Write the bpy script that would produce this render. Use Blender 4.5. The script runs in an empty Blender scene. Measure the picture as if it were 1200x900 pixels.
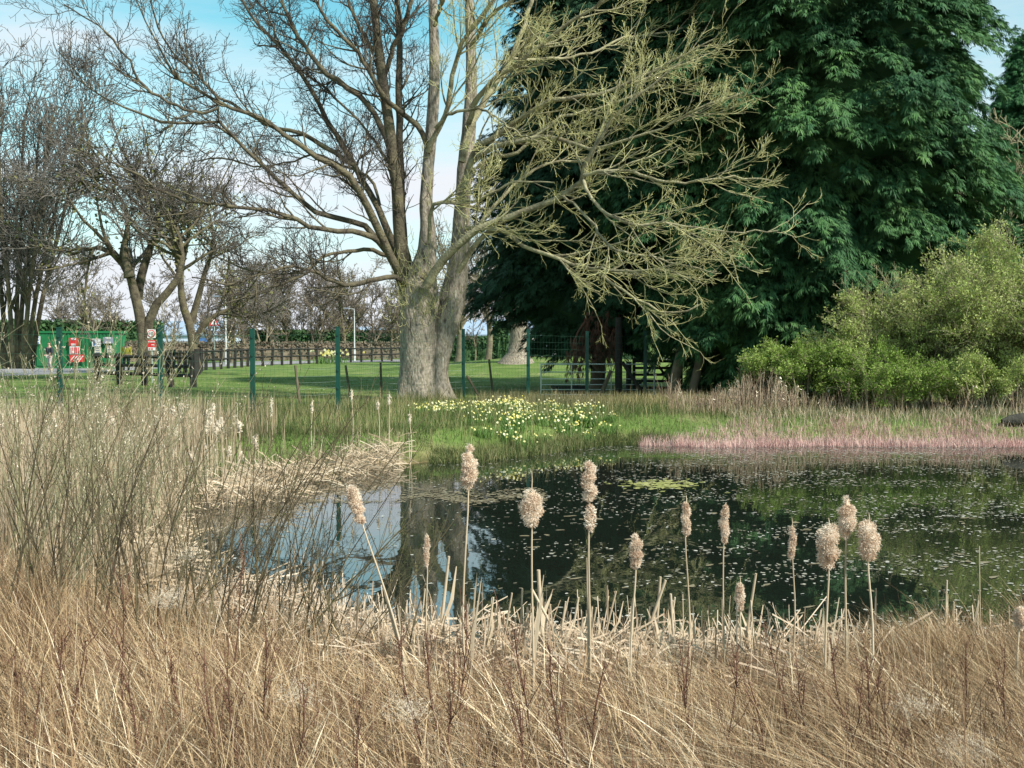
import bpy, math
import numpy as np
from mathutils import Vector
R = math.radians
rng = np.random.default_rng(7)
sc = bpy.context.scene
COL = sc.collection
# ------------------------------------------------------------------ camera, sky, sun, exposure
F = 1287.0
CAMZ = 2.2
PITCH = math.atan(50 / F)
cd = bpy.data.cameras.new('camera'); cam = bpy.data.objects.new('camera', cd); COL.objects.link(cam)
cam.location = (0, 0, CAMZ); cam.rotation_euler = (R(90) - PITCH, 0, 0)
cd.sensor_width = 36; cd.lens = F / 1200 * 36; cd.clip_end = 3000; cd.clip_start = 0.05
sc.camera = cam
SUN_EL, SUN_AZ = R(42), R(128)      # azimuth clockwise from +Y: sun to the right and behind the camera
w = bpy.data.worlds.new('World'); sc.world = w; w.use_nodes = True
nt = w.node_tree; nt.nodes.clear()
def N(nt, t, **k):
    n = nt.nodes.new(t)
    for a, b in k.items():
        if a in n.inputs.keys() if hasattr(n.inputs, 'keys') else False: n.inputs[a].default_value = b
        else: setattr(n, a, b)
    return n
sky = N(nt, 'ShaderNodeTexSky', sky_type='NISHITA', sun_disc=False, sun_elevation=SUN_EL, sun_rotation=SUN_AZ)
sky.air_density = 1.0; sky.dust_density = 0.6; sky.ozone_density = 1.0
tint = N(nt, 'ShaderNodeMix', data_type='RGBA', blend_type='MULTIPLY'); tint.inputs[0].default_value = 1
tint.inputs[7].default_value = (0.55, 1.08, .88, 1)
tc = N(nt, 'ShaderNodeTexCoord'); sep = N(nt, 'ShaderNodeSeparateXYZ')
mp = N(nt, 'ShaderNodeMapping'); mp.inputs['Scale'].default_value = (1.0, 1.6, 7.0); mp.inputs['Rotation'].default_value = (0.0, 0.12, 0.3)
nz = N(nt, 'ShaderNodeTexNoise'); nz.inputs['Scale'].default_value = 2.2; nz.inputs['Detail'].default_value = 7; nz.inputs['Roughness'].default_value = 0.55
cr = N(nt, 'ShaderNodeValToRGB'); cr.color_ramp.elements[0].position = 0.38; cr.color_ramp.elements[1].position = 0.72
hz = N(nt, 'ShaderNodeMapRange'); hz.inputs[1].default_value = 0.0; hz.inputs[2].default_value = 0.30; hz.inputs[3].default_value = 1.0; hz.inputs[4].default_value = 0.0
hp = N(nt, 'ShaderNodeMath', operation='POWER'); hp.inputs[1].default_value = 1.3
mx = N(nt, 'ShaderNodeMath', operation='MULTIPLY_ADD'); mx.inputs[1].default_value = 0.75; mx.use_clamp = True
mix = N(nt, 'ShaderNodeMix', data_type='RGBA'); mix.inputs[7].default_value = (4.3, 4.5, 4.8, 1)
bg = N(nt, 'ShaderNodeBackground'); bg.inputs['Strength'].default_value = 0.125
out = N(nt, 'ShaderNodeOutputWorld')
L = nt.links.new
L(sky.outputs[0], tint.inputs[6]); L(tc.outputs['Generated'], mp.inputs[0]); L(mp.outputs[0], nz.inputs['Vector']); L(nz.outputs[0], cr.inputs[0])
L(tc.outputs['Generated'], sep.inputs[0]); L(sep.outputs[2], hz.inputs[0]); L(hz.outputs[0], hp.inputs[0])
L(cr.outputs[0], mx.inputs[0]); L(hp.outputs[0], mx.inputs[2]); L(mx.outputs[0], mix.inputs[0])
L(tint.outputs[2], mix.inputs[6]); L(mix.outputs[2], bg.inputs[0]); L(bg.outputs[0], out.inputs[0])
sd = bpy.data.lights.new('sun', 'SUN'); sun = bpy.data.objects.new('sun', sd); COL.objects.link(sun)
sd.energy = 4.3; sd.angle = R(2.5); sd.color = (1.0, 0.95, 0.86)
sv = Vector((math.sin(SUN_AZ) * math.cos(SUN_EL), math.cos(SUN_AZ) * math.cos(SUN_EL), math.sin(SUN_EL)))
sun.rotation_euler = sv.to_track_quat('Z', 'Y').to_euler(); sun.location = (0, 0, 60)
vs = sc.view_settings; vs.view_transform = 'Standard'; vs.look = 'None'; vs.gamma = 1; vs.use_curve_mapping = False
vs.exposure = 0.72
sc.render.engine = 'CYCLES'
sc.cycles.max_bounces = 6; sc.cycles.transparent_max_bounces = 4

# ------------------------------------------------------------------ projection helpers (photo measurements -> metres)
def AT(px, py, Y):
    a, b = (px - 600) / F, (450 - py) / F
    dy = math.cos(PITCH) + b * math.sin(PITCH); dz = -math.sin(PITCH) + b * math.cos(PITCH)
    return np.array([a / dy * Y, Y, CAMZ + dz / dy * Y])
def XA(px, Y): return (px - 600) / F * Y
# ------------------------------------------------------------------ pond outline and ground height
POND = np.array([(-1.9, 19.2), (-3.1, 17), (-3.4, 14.1), (-2.9, 11), (-2.4, 9.3), (-1.7, 8.1), (-0.5, 7.5), (1.5, 7.2), (3, 7.1), (5, 7.4), (9, 8.5), (16, 12),
                 (19, 20), (15, 23.2), (10, 23.0), (6.5, 23.2), (4.2, 22.9), (3, 23.4), (2.0, 23.1), (1.2, 22.2), (0.5, 21.2), (-0.6, 19.9), (-1.2, 19.9)])
def sdf(x, y):
    x = np.asarray(x, float); y = np.asarray(y, float)
    A = POND; B = np.roll(POND, -1, 0); d = np.full(x.shape, 1e9); ins = np.zeros(x.shape, bool)
    for a, b in zip(A, B):
        e = b - a; wx, wy = x - a[0], y - a[1]; t = np.clip((wx * e[0] + wy * e[1]) / (e @ e), 0, 1)
        d = np.minimum(d, np.hypot(wx - t * e[0], wy - t * e[1]))
        c = ((a[1] <= y) & (b[1] > y)) | ((b[1] <= y) & (a[1] > y))
        with np.errstate(divide='ignore', invalid='ignore'):
            xi = a[0] + (y - a[1]) / (b[1] - a[1] + 1e-12) * (b[0] - a[0])
        ins ^= c & (x < xi)
    return np.where(ins, -d, d)
def hg(x, y):
    x = np.asarray(x, float); y = np.asarray(y, float); d = sdf(x, y)
    left = np.clip((-1.5 - x) / 2, 0, 1) * np.clip((20.5 - y) / 2, 0, 1) * np.clip((y - 7) / 2, 0, 1)
    near = np.clip((9.5 - y) / 1.5, 0, 1) * np.clip((x + 3.2) / 2, 0, 1)
    wd = 1.8 + 3.5 * left + 2.9 * near * (1 - left)
    t = np.clip(d / wd, 0, 1); s = t * t * (3 - 2 * t)
    z = np.where(d < 0, np.maximum(-0.8, d * 0.6 - 0.03), -0.03 + 0.48 * s)
    z += np.where(d > 0, 0.03 * np.sin(x * 1.3 + 0.5 * y) * np.cos(y * 0.9 - x * .4), 0) * np.clip(d, 0, 1)
    z += 0.92 * np.exp(-(((x - 2.5) / 8.5) ** 2 + ((y - 60) / 8.0) ** 2))
    z += 0.12 * np.exp(-(((x + 2.5) / 2.2) ** 2 + ((y - 31.5) / 2.0) ** 2))
    return z

# ------------------------------------------------------------------ mesh helpers
class MB:
    def __init__(s): s.v = []; s.f = []; s.r = []; s.m = []; s.n = 0; s.sm = []
    def add(s, V, Fc, r=None, mi=0, smooth=False):
        V = np.asarray(V, float).reshape(-1, 3); Fc = np.asarray(Fc, int)
        if len(V) == 0: return s
        s.v.append(V); s.f.append(Fc + s.n); s.n += len(V)
        if r is None: r = np.full(len(V), 0.5)
        r = np.asarray(r, float)
        s.r.append(r if r.ndim and len(r) == len(V) else np.full(len(V), float(r)))
        s.m.append(np.full(len(Fc), mi)); s.sm.append(np.full(len(Fc), smooth)); return s
    def build(s, name, mats, parent=None, smooth=None):
        me = bpy.data.meshes.new(name)
        V = np.concatenate(s.v); me.vertices.add(len(V)); me.vertices.foreach_set('co', V.ravel().astype(np.float32))
        loops = np.concatenate([f.ravel() for f in s.f]); tot = np.concatenate([np.full(len(f), f.shape[1]) for f in s.f])
        st = np.concatenate([[0], np.cumsum(tot)[:-1]])
        me.loops.add(len(loops)); me.loops.foreach_set('vertex_index', loops.astype(np.int32))
        me.polygons.add(len(tot)); me.polygons.foreach_set('loop_start', st.astype(np.int32)); me.polygons.foreach_set('loop_total', tot.astype(np.int32))
        me.polygons.foreach_set('material_index', np.concatenate(s.m).astype(np.int32))
        smv = np.concatenate(s.sm) if smooth is None else np.full(len(tot), smooth)
        me.polygons.foreach_set('use_smooth', smv)
        at = me.attributes.new('rnd', 'FLOAT', 'POINT'); at.data.foreach_set('value', np.concatenate(s.r).astype(np.float32))
        me.update(calc_edges=True); me.validate()
        for m in (mats if isinstance(mats, (list, tuple)) else [mats]): me.materials.append(m)
        o = bpy.data.objects.new(name, me); COL.objects.link(o)
        if parent is not None: o.parent = parent
        return o
def nrm(a): return a / (np.linalg.norm(a, axis=-1, keepdims=True) + 1e-9)
def ribbons(mb, P, W, side=None, rnd=None, mi=0):
    P = np.asarray(P, float); n, k, _ = P.shape
    W = np.asarray(W, float); W = W if W.ndim == 2 else np.repeat(W[:, None], k, 1)
    if side is None:
        a = rng.uniform(0, 2 * np.pi, n); side = np.stack([np.cos(a), np.sin(a), np.zeros(n)], 1)
    s = np.asarray(side)
    s = s[:, None, :] if s.ndim == 2 else s
    V = np.stack([P - s * W[..., None] / 2, P + s * W[..., None] / 2], 2).reshape(n, k * 2, 3)
    b = (np.arange(n) * k * 2)[:, None]; i = np.arange(k - 1)[None] * 2
    f = np.stack([b + i, b + i + 1, b + i + 3, b + i + 2], -1).reshape(-1, 4)
    r = rng.random(n) if rnd is None else rnd
    mb.add(V, f, np.repeat(r, k * 2), mi)
def tubes(mb, P, Rd, m=6, rnd=None, mi=0, smooth=True, cap=False):
    P = np.asarray(P, float); n, k, _ = P.shape; Rd = np.asarray(Rd, float)
    T = nrm(np.gradient(P, axis=1))
    mean = nrm(T.mean(1)); ref = np.where(np.abs(mean[:, 2:3]) > 0.8, np.array([[1., 0.13, 0]]), np.array([[0, 0.1, 1.]]))
    u = nrm(np.cross(T, ref[:, None, :])); v = np.cross(T, u)
    a = np.arange(m) / m * 2 * np.pi
    V = P[:, :, None] + (u[:, :, None] * np.cos(a)[:, None] + v[:, :, None] * np.sin(a)[:, None]) * Rd[:, :, None, None]
    b = (np.arange(n) * k * m)[:, None, None]; i = (np.arange(k - 1) * m)[None, :, None]; j = np.arange(m)[None, None]; j2 = (j + 1) % m
    f = np.stack([b + i + j, b + i + j2, b + i + m + j2, b + i + m + j], -1).reshape(-1, 4)
    r = rng.random(n) if rnd is None else rnd
    mb.add(V.reshape(-1, 3), f, np.repeat(r, k * m), mi, smooth)
    if cap and n:
        V = V.reshape(n, k, m, 3)
        for ring in (V[:, 0, ::-1], V[:, -1]):
            mb.add(ring.reshape(-1, 3), np.arange(n * m).reshape(n, m), np.repeat(r, m), mi, False)
def box(mb, c, s, rz=0, mi=0, rnd=0.5, rx=0, ry=0):
    x, y, z = np.array(s) / 2
    V = np.array([(-x, -y, -z), (x, -y, -z), (x, y, -z), (-x, y, -z), (-x, -y, z), (x, -y, z), (x, y, z), (-x, y, z)])
    if rx: V = V @ np.array([[1, 0, 0], [0, math.cos(rx), -math.sin(rx)], [0, math.sin(rx), math.cos(rx)]]).T
    if ry: V = V @ np.array([[math.cos(ry), 0, math.sin(ry)], [0, 1, 0], [-math.sin(ry), 0, math.cos(ry)]]).T
    if rz: V = V @ np.array([[math.cos(rz), -math.sin(rz), 0], [math.sin(rz), math.cos(rz), 0], [0, 0, 1]]).T
    mb.add(V + np.array(c), [(0, 3, 2, 1), (4, 5, 6, 7), (0, 1, 5, 4), (1, 2, 6, 5), (2, 3, 7, 6), (3, 0, 4, 7)], rnd, mi); return mb
def bar(mb, a, b, w, m=4, mi=0, rnd=0.5, w2=None):
    a = np.array(a, float); b = np.array(b, float)
    P = np.stack([a + (b - a) * t for t in (0, .33, .67, 1)])[None]
    w2 = w if w2 is None else w2
    tubes(mb, P, np.array([[w + (w2 - w) * t for t in (0, .33, .67, 1)]]) / 2 * (1.41 if m == 4 else 1), m, np.array([rnd]), mi, m > 4, cap=True); return mb
def resample(pts, k):
    p = np.array(pts, float)
    # catmull-rom style smoothing
    q = np.vstack([2 * p[0] - p[1], p, 2 * p[-1] - p[-2]]); o = []
    for i in range(1, len(q) - 2):
        for t in np.linspace(0, 1, 8, endpoint=False):
            a, b, c, d = q[i - 1], q[i], q[i + 1], q[i + 2]
            o.append(0.5 * ((2 * b) + (-a + c) * t + (2 * a - 5 * b + 4 * c - d) * t * t + (-a + 3 * b - 3 * c + d) * t ** 3))
    o.append(p[-1]); o = np.array(o)
    L_ = np.concatenate([[0], np.cumsum(np.linalg.norm(np.diff(o[:, :3], axis=0), axis=1))]); s = np.linspace(0, L_[-1], k)
    return np.stack([np.interp(s, L_, o[:, j]) for j in range(o.shape[1])], 1)
def grow(P, Rd, cnt, length, ang=45, up=0.1, k=5, rf=0.55, rmin=0.004, t0=0.15, t1=1.0, wander=0.12, rmax=9, lv=0.35, plen=True, bias=None, shorten=0.55):
    n, kk, _ = P.shape
    seg = np.linalg.norm(np.diff(P, axis=1), axis=2).sum(1)
    idx = rng.choice(n, cnt, p=(seg / seg.sum()) if plen else None)
    t = rng.uniform(t0, t1, cnt); g = t * (kk - 1); i = np.minimum(g.astype(int), kk - 2); fr = (g - i)[:, None]
    pos = P[idx, i] * (1 - fr) + P[idx, i + 1] * fr; d = nrm(P[idx, i + 1] - P[idx, i])
    r = Rd[idx, i] * (1 - fr[:, 0]) + Rd[idx, i + 1] * fr[:, 0]
    q = rng.normal(size=(cnt, 3)); q = nrm(q - (q * d).sum(1, keepdims=True) * d)
    if bias is not None: q = nrm(q + np.array(bias) * 1.0)
    a = np.radians(ang * rng.uniform(0.6, 1.35, cnt))[:, None]
    d = nrm(d * np.cos(a) + q * np.sin(a)); le = length * (1 - shorten * t) * np.exp(rng.normal(0, lv, cnt))
    pts = [pos]
    for s in range(k - 1):
        pts.append(pts[-1] + d * (le / (k - 1))[:, None])
        d = nrm(d + rng.normal(0, wander, (cnt, 3)) + np.array([0, 0, up]))
    r0 = np.clip(r * rf, rmin, rmax)
    R2 = r0[:, None] + (rmin - r0)[:, None] * np.linspace(0, 1, k)[None]
    return np.stack(pts, 1), R2

# ------------------------------------------------------------------ naming helpers
def tag(o, label=None, cat=None, group=None, kind=None):
    if label: o['label'] = label
    if cat: o['category'] = cat
    if group: o['group'] = group
    if kind: o['kind'] = kind
    return o
def thing(name, label, cat, loc=(0, 0, 0), rz=0, group=None):
    o = bpy.data.objects.new(name, None); COL.objects.link(o); o.empty_display_size = 0.2
    o.location = [float(c) for c in loc]; o.rotation_euler = (0, 0, rz); return tag(o, label, cat, group)
def rel(mb, loc):
    for i in range(len(mb.v)): mb.v[i] = mb.v[i] - np.array(loc, float)
    return mb
def dup(root, loc, rz=0, s=1.0, label=None, sz=None):
    r = root.copy(); COL.objects.link(r); r.location = [float(c) for c in loc]; r.rotation_euler = (0, 0, rz); r.scale = (s, s, sz or s)
    if label: r['label'] = label
    for ch in list(root.children):
        c = ch.copy(); COL.objects.link(c); c.parent = r
        for g in ch.children:
            d = g.copy(); COL.objects.link(d); d.parent = c
    return r

# ------------------------------------------------------------------ materials
def mat(name, cols, rough=0.85, nscale=3.0, namt=0.5, bump=0.0, bscale=30, trans=0.0, spec=0.3, metal=0.0, coord='Object', stretch=None):
    m = bpy.data.materials.new(name); m.use_nodes = True; t = m.node_tree; b = t.nodes['Principled BSDF']; l = t.links.new
    at = N(t, 'ShaderNodeAttribute', attribute_name='rnd'); co = N(t, 'ShaderNodeTexCoord')
    n = N(t, 'ShaderNodeTexNoise'); n.inputs['Scale'].default_value = nscale; n.inputs['Detail'].default_value = 6
    src = co.outputs[coord]
    if stretch:
        mpn = N(t, 'ShaderNodeMapping'); mpn.inputs['Scale'].default_value = stretch; l(src, mpn.inputs[0]); src = mpn.outputs[0]
    l(src, n.inputs['Vector'])
    mr = N(t, 'ShaderNodeMapRange'); mr.inputs[1].default_value = 0.3; mr.inputs[2].default_value = 0.7; l(n.outputs[0], mr.inputs[0])
    mxx = N(t, 'ShaderNodeMix'); mxx.inputs[0].default_value = namt; l(at.outputs['Fac'], mxx.inputs[2]); l(mr.outputs[0], mxx.inputs[3])
    ra = N(t, 'ShaderNodeValToRGB'); e = ra.color_ramp.elements
    while len(e) < len(cols): e.new(0.5)
    for i, c in enumerate(cols):
        e[i].position = i / max(1, len(cols) - 1); e[i].color = (*c, 1)
    l(mxx.outputs[0], ra.inputs[0]); l(ra.outputs[0], b.inputs['Base Color'])
    b.inputs['Roughness'].default_value = rough; b.inputs['Specular IOR Level'].default_value = spec; b.inputs['Metallic'].default_value = metal
    if bump:
        n2 = N(t, 'ShaderNodeTexNoise'); n2.inputs['Scale'].default_value = bscale; n2.inputs['Detail'].default_value = 8; l(src, n2.inputs['Vector'])
        bp = N(t, 'ShaderNodeBump'); bp.inputs['Strength'].default_value = bump; bp.inputs['Distance'].default_value = 0.05
        l(n2.outputs[0], bp.inputs['Height']); l(bp.outputs[0], b.inputs['Normal'])
    if trans:
        tr = N(t, 'ShaderNodeBsdfTranslucent'); l(ra.outputs[0], tr.inputs[0]); ms = N(t, 'ShaderNodeMixShader'); ms.inputs[0].default_value = trans
        l(b.outputs[0], ms.inputs[1]); l(tr.outputs[0], ms.inputs[2]); l(ms.outputs[0], t.nodes['Material Output'].inputs[0])
    return m
def flat(name, c, rough=0.6, spec=0.4, metal=0.0):
    d = tuple(x * 0.75 for x in c)
    return mat(name, [d, c], rough, 6, 0.7, spec=spec, metal=metal)
M = {}
M['bark_main'] = mat('bark_main', [(.08, .066, .05), (.19, .16, .125), (.33, .285, .23), (.18, .155, .105), (.47, .42, .35)], .95, 5, 1.0, 1.0, 12, stretch=(1.6, 1.6, .6))
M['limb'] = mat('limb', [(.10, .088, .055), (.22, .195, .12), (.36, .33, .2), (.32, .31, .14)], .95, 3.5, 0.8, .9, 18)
M['limb_dark'] = mat('limb_dark', [(.04, .033, .024), (.085, .07, .048), (.14, .12, .075), (.10, .09, .04)], .95, 3.5, 0.8, .9, 18)  # big tree's left limbs: silhouette against the sky put into the bark colour
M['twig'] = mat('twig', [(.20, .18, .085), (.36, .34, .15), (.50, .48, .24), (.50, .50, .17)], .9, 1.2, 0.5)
M['twig_silhouette'] = mat('twig_silhouette', [(.035, .028, .024), (.065, .052, .042), (.11, .09, .065)], .9, 1.2, 0.5)  # left-side twigs, their backlit darkness painted into the colour
M['bud'] = mat('bud', [(.28, .25, .10), (.40, .38, .13), (.48, .46, .2)], .8, 2, .5)
M['back_bark'] = mat('back_bark', [(.10, .08, .055), (.18, .15, .10), (.25, .21, .14)], .95, 3, .7, .5, 10)
M['back_twig'] = mat('back_twig', [(.10, .085, .07), (.17, .14, .11), (.24, .2, .15)], .95, 1, .4)
M['back_dark'] = mat('back_dark', [(.085, .075, .068), (.14, .125, .11), (.2, .18, .15)], .9, 1, .4)
M['ivy'] = mat('ivy', [(.07, .08, .025), (.14, .14, .05), (.2, .19, .08)], .7, 2, .5)
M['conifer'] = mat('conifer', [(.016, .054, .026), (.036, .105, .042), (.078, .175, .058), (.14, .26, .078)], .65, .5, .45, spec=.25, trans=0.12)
M['conifer_shaded'] = mat('conifer_shaded', [(.02, .054, .03), (.036, .09, .044), (.056, .13, .056)], .65, .6, .45, spec=.25, trans=0.1)  # shade on the left cypress is put into this darker foliage colour
M['conifer_far'] = mat('conifer_far', [(.025, .09, .04), (.045, .14, .05), (.07, .19, .065)], .7, .6, .45, spec=.2, trans=0.1)
M['dead_frond'] = mat('dead_frond', [(.07, .035, .025), (.15, .075, .05), (.23, .125, .09)], .9, 2, .4)
M['straw'] = mat('straw', [(.04, .022, .013), (.17, .098, .052), (.40, .27, .15), (.60, .455, .275), (.92, .82, .63)], .85, 1.1, .22, trans=.15)
M['straw_pale'] = mat('straw_pale', [(.22, .145, .09), (.42, .31, .21), (.58, .46, .34), (.72, .62, .49)], .8, 1.2, .3, trans=.15)
M['reed'] = mat('reed', [(.10, .075, .04), (.28, .21, .13), (.50, .39, .27), (.74, .64, .49)], .8, .8, .3, trans=.15)
M['litter'] = mat('litter', [(.14, .09, .05), (.26, .175, .10), (.38, .28, .17)], .95, 2.5, .7, .6, 20)
M['grass'] = mat('grass', [(.06, .11, .024), (.10, .165, .036), (.15, .215, .055), (.25, .27, .11)], .8, .35, .5, trans=.25)
M['grass_dry'] = mat('grass_dry', [(.12, .15, .045), (.26, .24, .10), (.38, .31, .17), (.5, .4, .25)], .85, .6, .4, trans=.2)
M['grass_bank'] = mat('grass_bank', [(.035, .058, .015), (.07, .105, .026), (.14, .155, .055), (.36, .31, .17)], .8, .6, .3, trans=.25)
M['pink_grass'] = mat('pink_grass', [(.34, .17, .155), (.54, .33, .30), (.66, .48, .42), (.68, .57, .44)], .85, 1.0, .35, trans=.2)
M['osier'] = mat('osier', [(.035, .026, .016), (.07, .054, .03), (.13, .105, .055), (.22, .19, .11)], .8, 1.5, .4)
M['dock'] = mat('dock', [(.06, .028, .018), (.12, .055, .035), (.19, .095, .06)], .9, 4, .4)
M['seed_fluff'] = mat('seed_fluff', [(.36, .21, .12), (.68, .51, .37), (.87, .77, .64), (.92, .88, .80)], .95, 14, .45, trans=.25)
M['seed_pale'] = mat('seed_pale', [(.55, .45, .33), (.7, .6, .47), (.82, .75, .63)], .95, 14, .45, trans=.2)
M['stalk'] = mat('stalk', [(.34, .26, .17), (.50, .40, .28), (.64, .55, .41)], .8, 9, .5, stretch=(1, 1, .2))
M['willow_leaf'] = mat('willow_leaf', [(.17, .25, .05), (.30, .38, .09), (.44, .50, .17), (.56, .58, .28)], .75, .7, .4, trans=.3)
M['haw_leaf'] = mat('haw_leaf', [(.11, .19, .028), (.21, .31, .055), (.34, .43, .12)], .7, .8, .45, trans=.3)
M['olive_leaf'] = mat('olive_leaf', [(.07, .10, .025), (.12, .16, .04), (.2, .23, .08)], .8, .8, .45, trans=.2)
M['shrub_twig'] = mat('shrub_twig', [(.15, .13, .07), (.27, .25, .14), (.42, .39, .25)], .9, 1, .4)
M['bramble'] = mat('bramble', [(.08, .05, .035), (.18, .12, .085), (.34, .26, .18), (.5, .42, .3)], .9, 1, .3)
M['petal'] = mat('petal', [(.72, .60, .10), (.80, .72, .26), (.80, .76, .45), (.80, .78, .62)], .6, 3, .1, trans=.25)
M['flower_leaf'] = mat('flower_leaf', [(.07, .15, .04), (.12, .22, .05), (.17, .27, .07)], .6, 2, .4, trans=.2)
M['weed'] = mat('weed', [(.08, .07, .04), (.22, .20, .14), (.42, .40, .33), (.68, .67, .62)], .35, 1, .25, spec=.6)  # whitish end of the ramp paints in sky glint on the floating leaves
M['scum'] = mat('scum', [(.10, .085, .05), (.18, .15, .09), (.28, .24, .16)], .5, 3, .5)
M['algae'] = mat('algae', [(.18, .2, .05), (.3, .3, .1), (.4, .38, .18)], .6, 3, .5)
M['green_steel'] = flat('green_steel', (.006, .06, .042), .4)
M['wire'] = flat('wire', (.02, .10, .06), .5)
M['galv'] = mat('galv', [(.42, .50, .46), (.6, .66, .62)], .45, 8, .6, metal=.5)
M['old_wood'] = mat('old_wood', [(.06, .045, .03), (.13, .10, .07), (.2, .16, .11)], .95, 6, .6, .5, 30, stretch=(1, 1, .15))
M['dark_wood'] = mat('dark_wood', [(.012, .012, .012), (.03, .028, .024), (.05, .045, .036)], .85, 6, .6, .4, 30)
M['container'] = mat('container', [(.010, .085, .035), (.014, .15, .05), (.02, .19, .06)], .5, 3, .5)
M['red'] = flat('red', (.6, .03, .03)); M['white'] = flat('white', (.8, .8, .8)); M['black'] = flat('black', (.02, .02, .02))
M['blue'] = flat('blue', (.07, .17, .42)); M['grey_board'] = flat('grey_board', (.24, .27, .33)); M['pale_metal'] = flat('pale_metal', (.62, .65, .64), .4)
M['cream'] = flat('cream', (.65, .62, .48)); M['hivis'] = flat('hivis', (.62, .52, .07)); M['skin'] = flat('skin', (.55, .34, .25))
M['dark_cloth'] = flat('dark_cloth', (.03, .035, .05), .9); M['light_cloth'] = flat('light_cloth', (.55, .5, .48), .9); M['hair'] = flat('hair', (.06, .04, .03), .9)
M['shed_wall'] = mat('shed_wall', [(.42, .5, .62), (.5, .57, .68)], .6, .3, .6); M['shed_roof'] = mat('shed_roof', [(.25, .33, .44), (.32, .4, .5)], .6, .3, .6)
M['hedge'] = mat('hedge', [(.02, .05, .02), (.04, .09, .03), (.07, .13, .045)], .85, 1, .5)
M['beech'] = mat('beech', [(.09, .07, .05), (.15, .12, .085), (.22, .18, .13)], .9, 1, .5)
M['log'] = mat('log', [(.03, .03, .025), (.07, .065, .05)], .95, 5, .6, .6, 20)
def asphalt():
    return mat('asphalt', [(.19, .18, .185), (.25, .24, .245), (.31, .29, .29)], .9, 1.2, .9, .3, 40)
M['asphalt'] = asphalt()
def ground_mat():
    m = bpy.data.materials.new('ground'); m.use_nodes = True; t = m.node_tree; b = t.nodes['Principled BSDF']; l = t.links.new
    co = N(t, 'ShaderNodeTexCoord')
    def noise(s, d=6):
        n = N(t, 'ShaderNodeTexNoise'); n.inputs['Scale'].default_value = s; n.inputs['Detail'].default_value = d; l(co.outputs['Object'], n.inputs['Vector']); return n
    def ramp(src, cols):
        r = N(t, 'ShaderNodeValToRGB'); e = r.color_ramp.elements
        while len(e) < len(cols): e.new(.5)
        for i, (p, c) in enumerate(cols): e[i].position = p; e[i].color = (*c, 1)
        l(src, r.inputs[0]); return r
    g = ramp(noise(.9, 9).outputs[0], [(.3, (.085, .135, .032)), (.5, (.12, .185, .045)), (.68, (.20, .23, .085))])
    d = ramp(noise(4, 8).outputs[0], [(.3, (.08, .055, .03)), (.5, (.17, .12, .065)), (.7, (.29, .21, .12))])
    mud = ramp(noise(2).outputs[0], [(.3, (.02, .018, .01)), (.7, (.05, .04, .025))])
    at = N(t, 'ShaderNodeAttribute', attribute_name='dry'); at2 = N(t, 'ShaderNodeAttribute', attribute_name='mud')
    m1 = N(t, 'ShaderNodeMix', data_type='RGBA'); m2 = N(t, 'ShaderNodeMix', data_type='RGBA')
    l(at.outputs['Fac'], m1.inputs[0]); l(g.outputs[0], m1.inputs[6]); l(d.outputs[0], m1.inputs[7])
    l(at2.outputs['Fac'], m2.inputs[0]); l(m1.outputs[2], m2.inputs[6]); l(mud.outputs[0], m2.inputs[7])
    l(m2.outputs[2], b.inputs['Base Color']); b.inputs['Roughness'].default_value = .95; b.inputs['Specular IOR Level'].default_value = .1
    bp = N(t, 'ShaderNodeBump'); bp.inputs['Strength'].default_value = .7; bp.inputs['Distance'].default_value = .08
    l(noise(12, 8).outputs[0], bp.inputs['Height']); l(bp.outputs[0], b.inputs['Normal']); return m
def water_mat():
    m = bpy.data.materials.new('pond_water'); m.use_nodes = True; t = m.node_tree; b = t.nodes['Principled BSDF']; l = t.links.new
    b.inputs['Base Color'].default_value = (.010, .014, .010, 1); b.inputs['Roughness'].default_value = .02; b.inputs['IOR'].default_value = 2.3
    b.inputs['Specular IOR Level'].default_value = .9
    co = N(t, 'ShaderNodeTexCoord'); mpn = N(t, 'ShaderNodeMapping'); mpn.inputs['Scale'].default_value = (1, .55, 1); l(co.outputs['Object'], mpn.inputs[0])
    n = N(t, 'ShaderNodeTexNoise'); n.inputs['Scale'].default_value = 2.6; n.inputs['Detail'].default_value = 3; l(mpn.outputs[0], n.inputs['Vector'])
    bp = N(t, 'ShaderNodeBump'); bp.inputs['Strength'].default_value = .10; bp.inputs['Distance'].default_value = .02
    l(n.outputs[0], bp.inputs['Height']); l(bp.outputs[0], b.inputs['Normal']); return m

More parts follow.
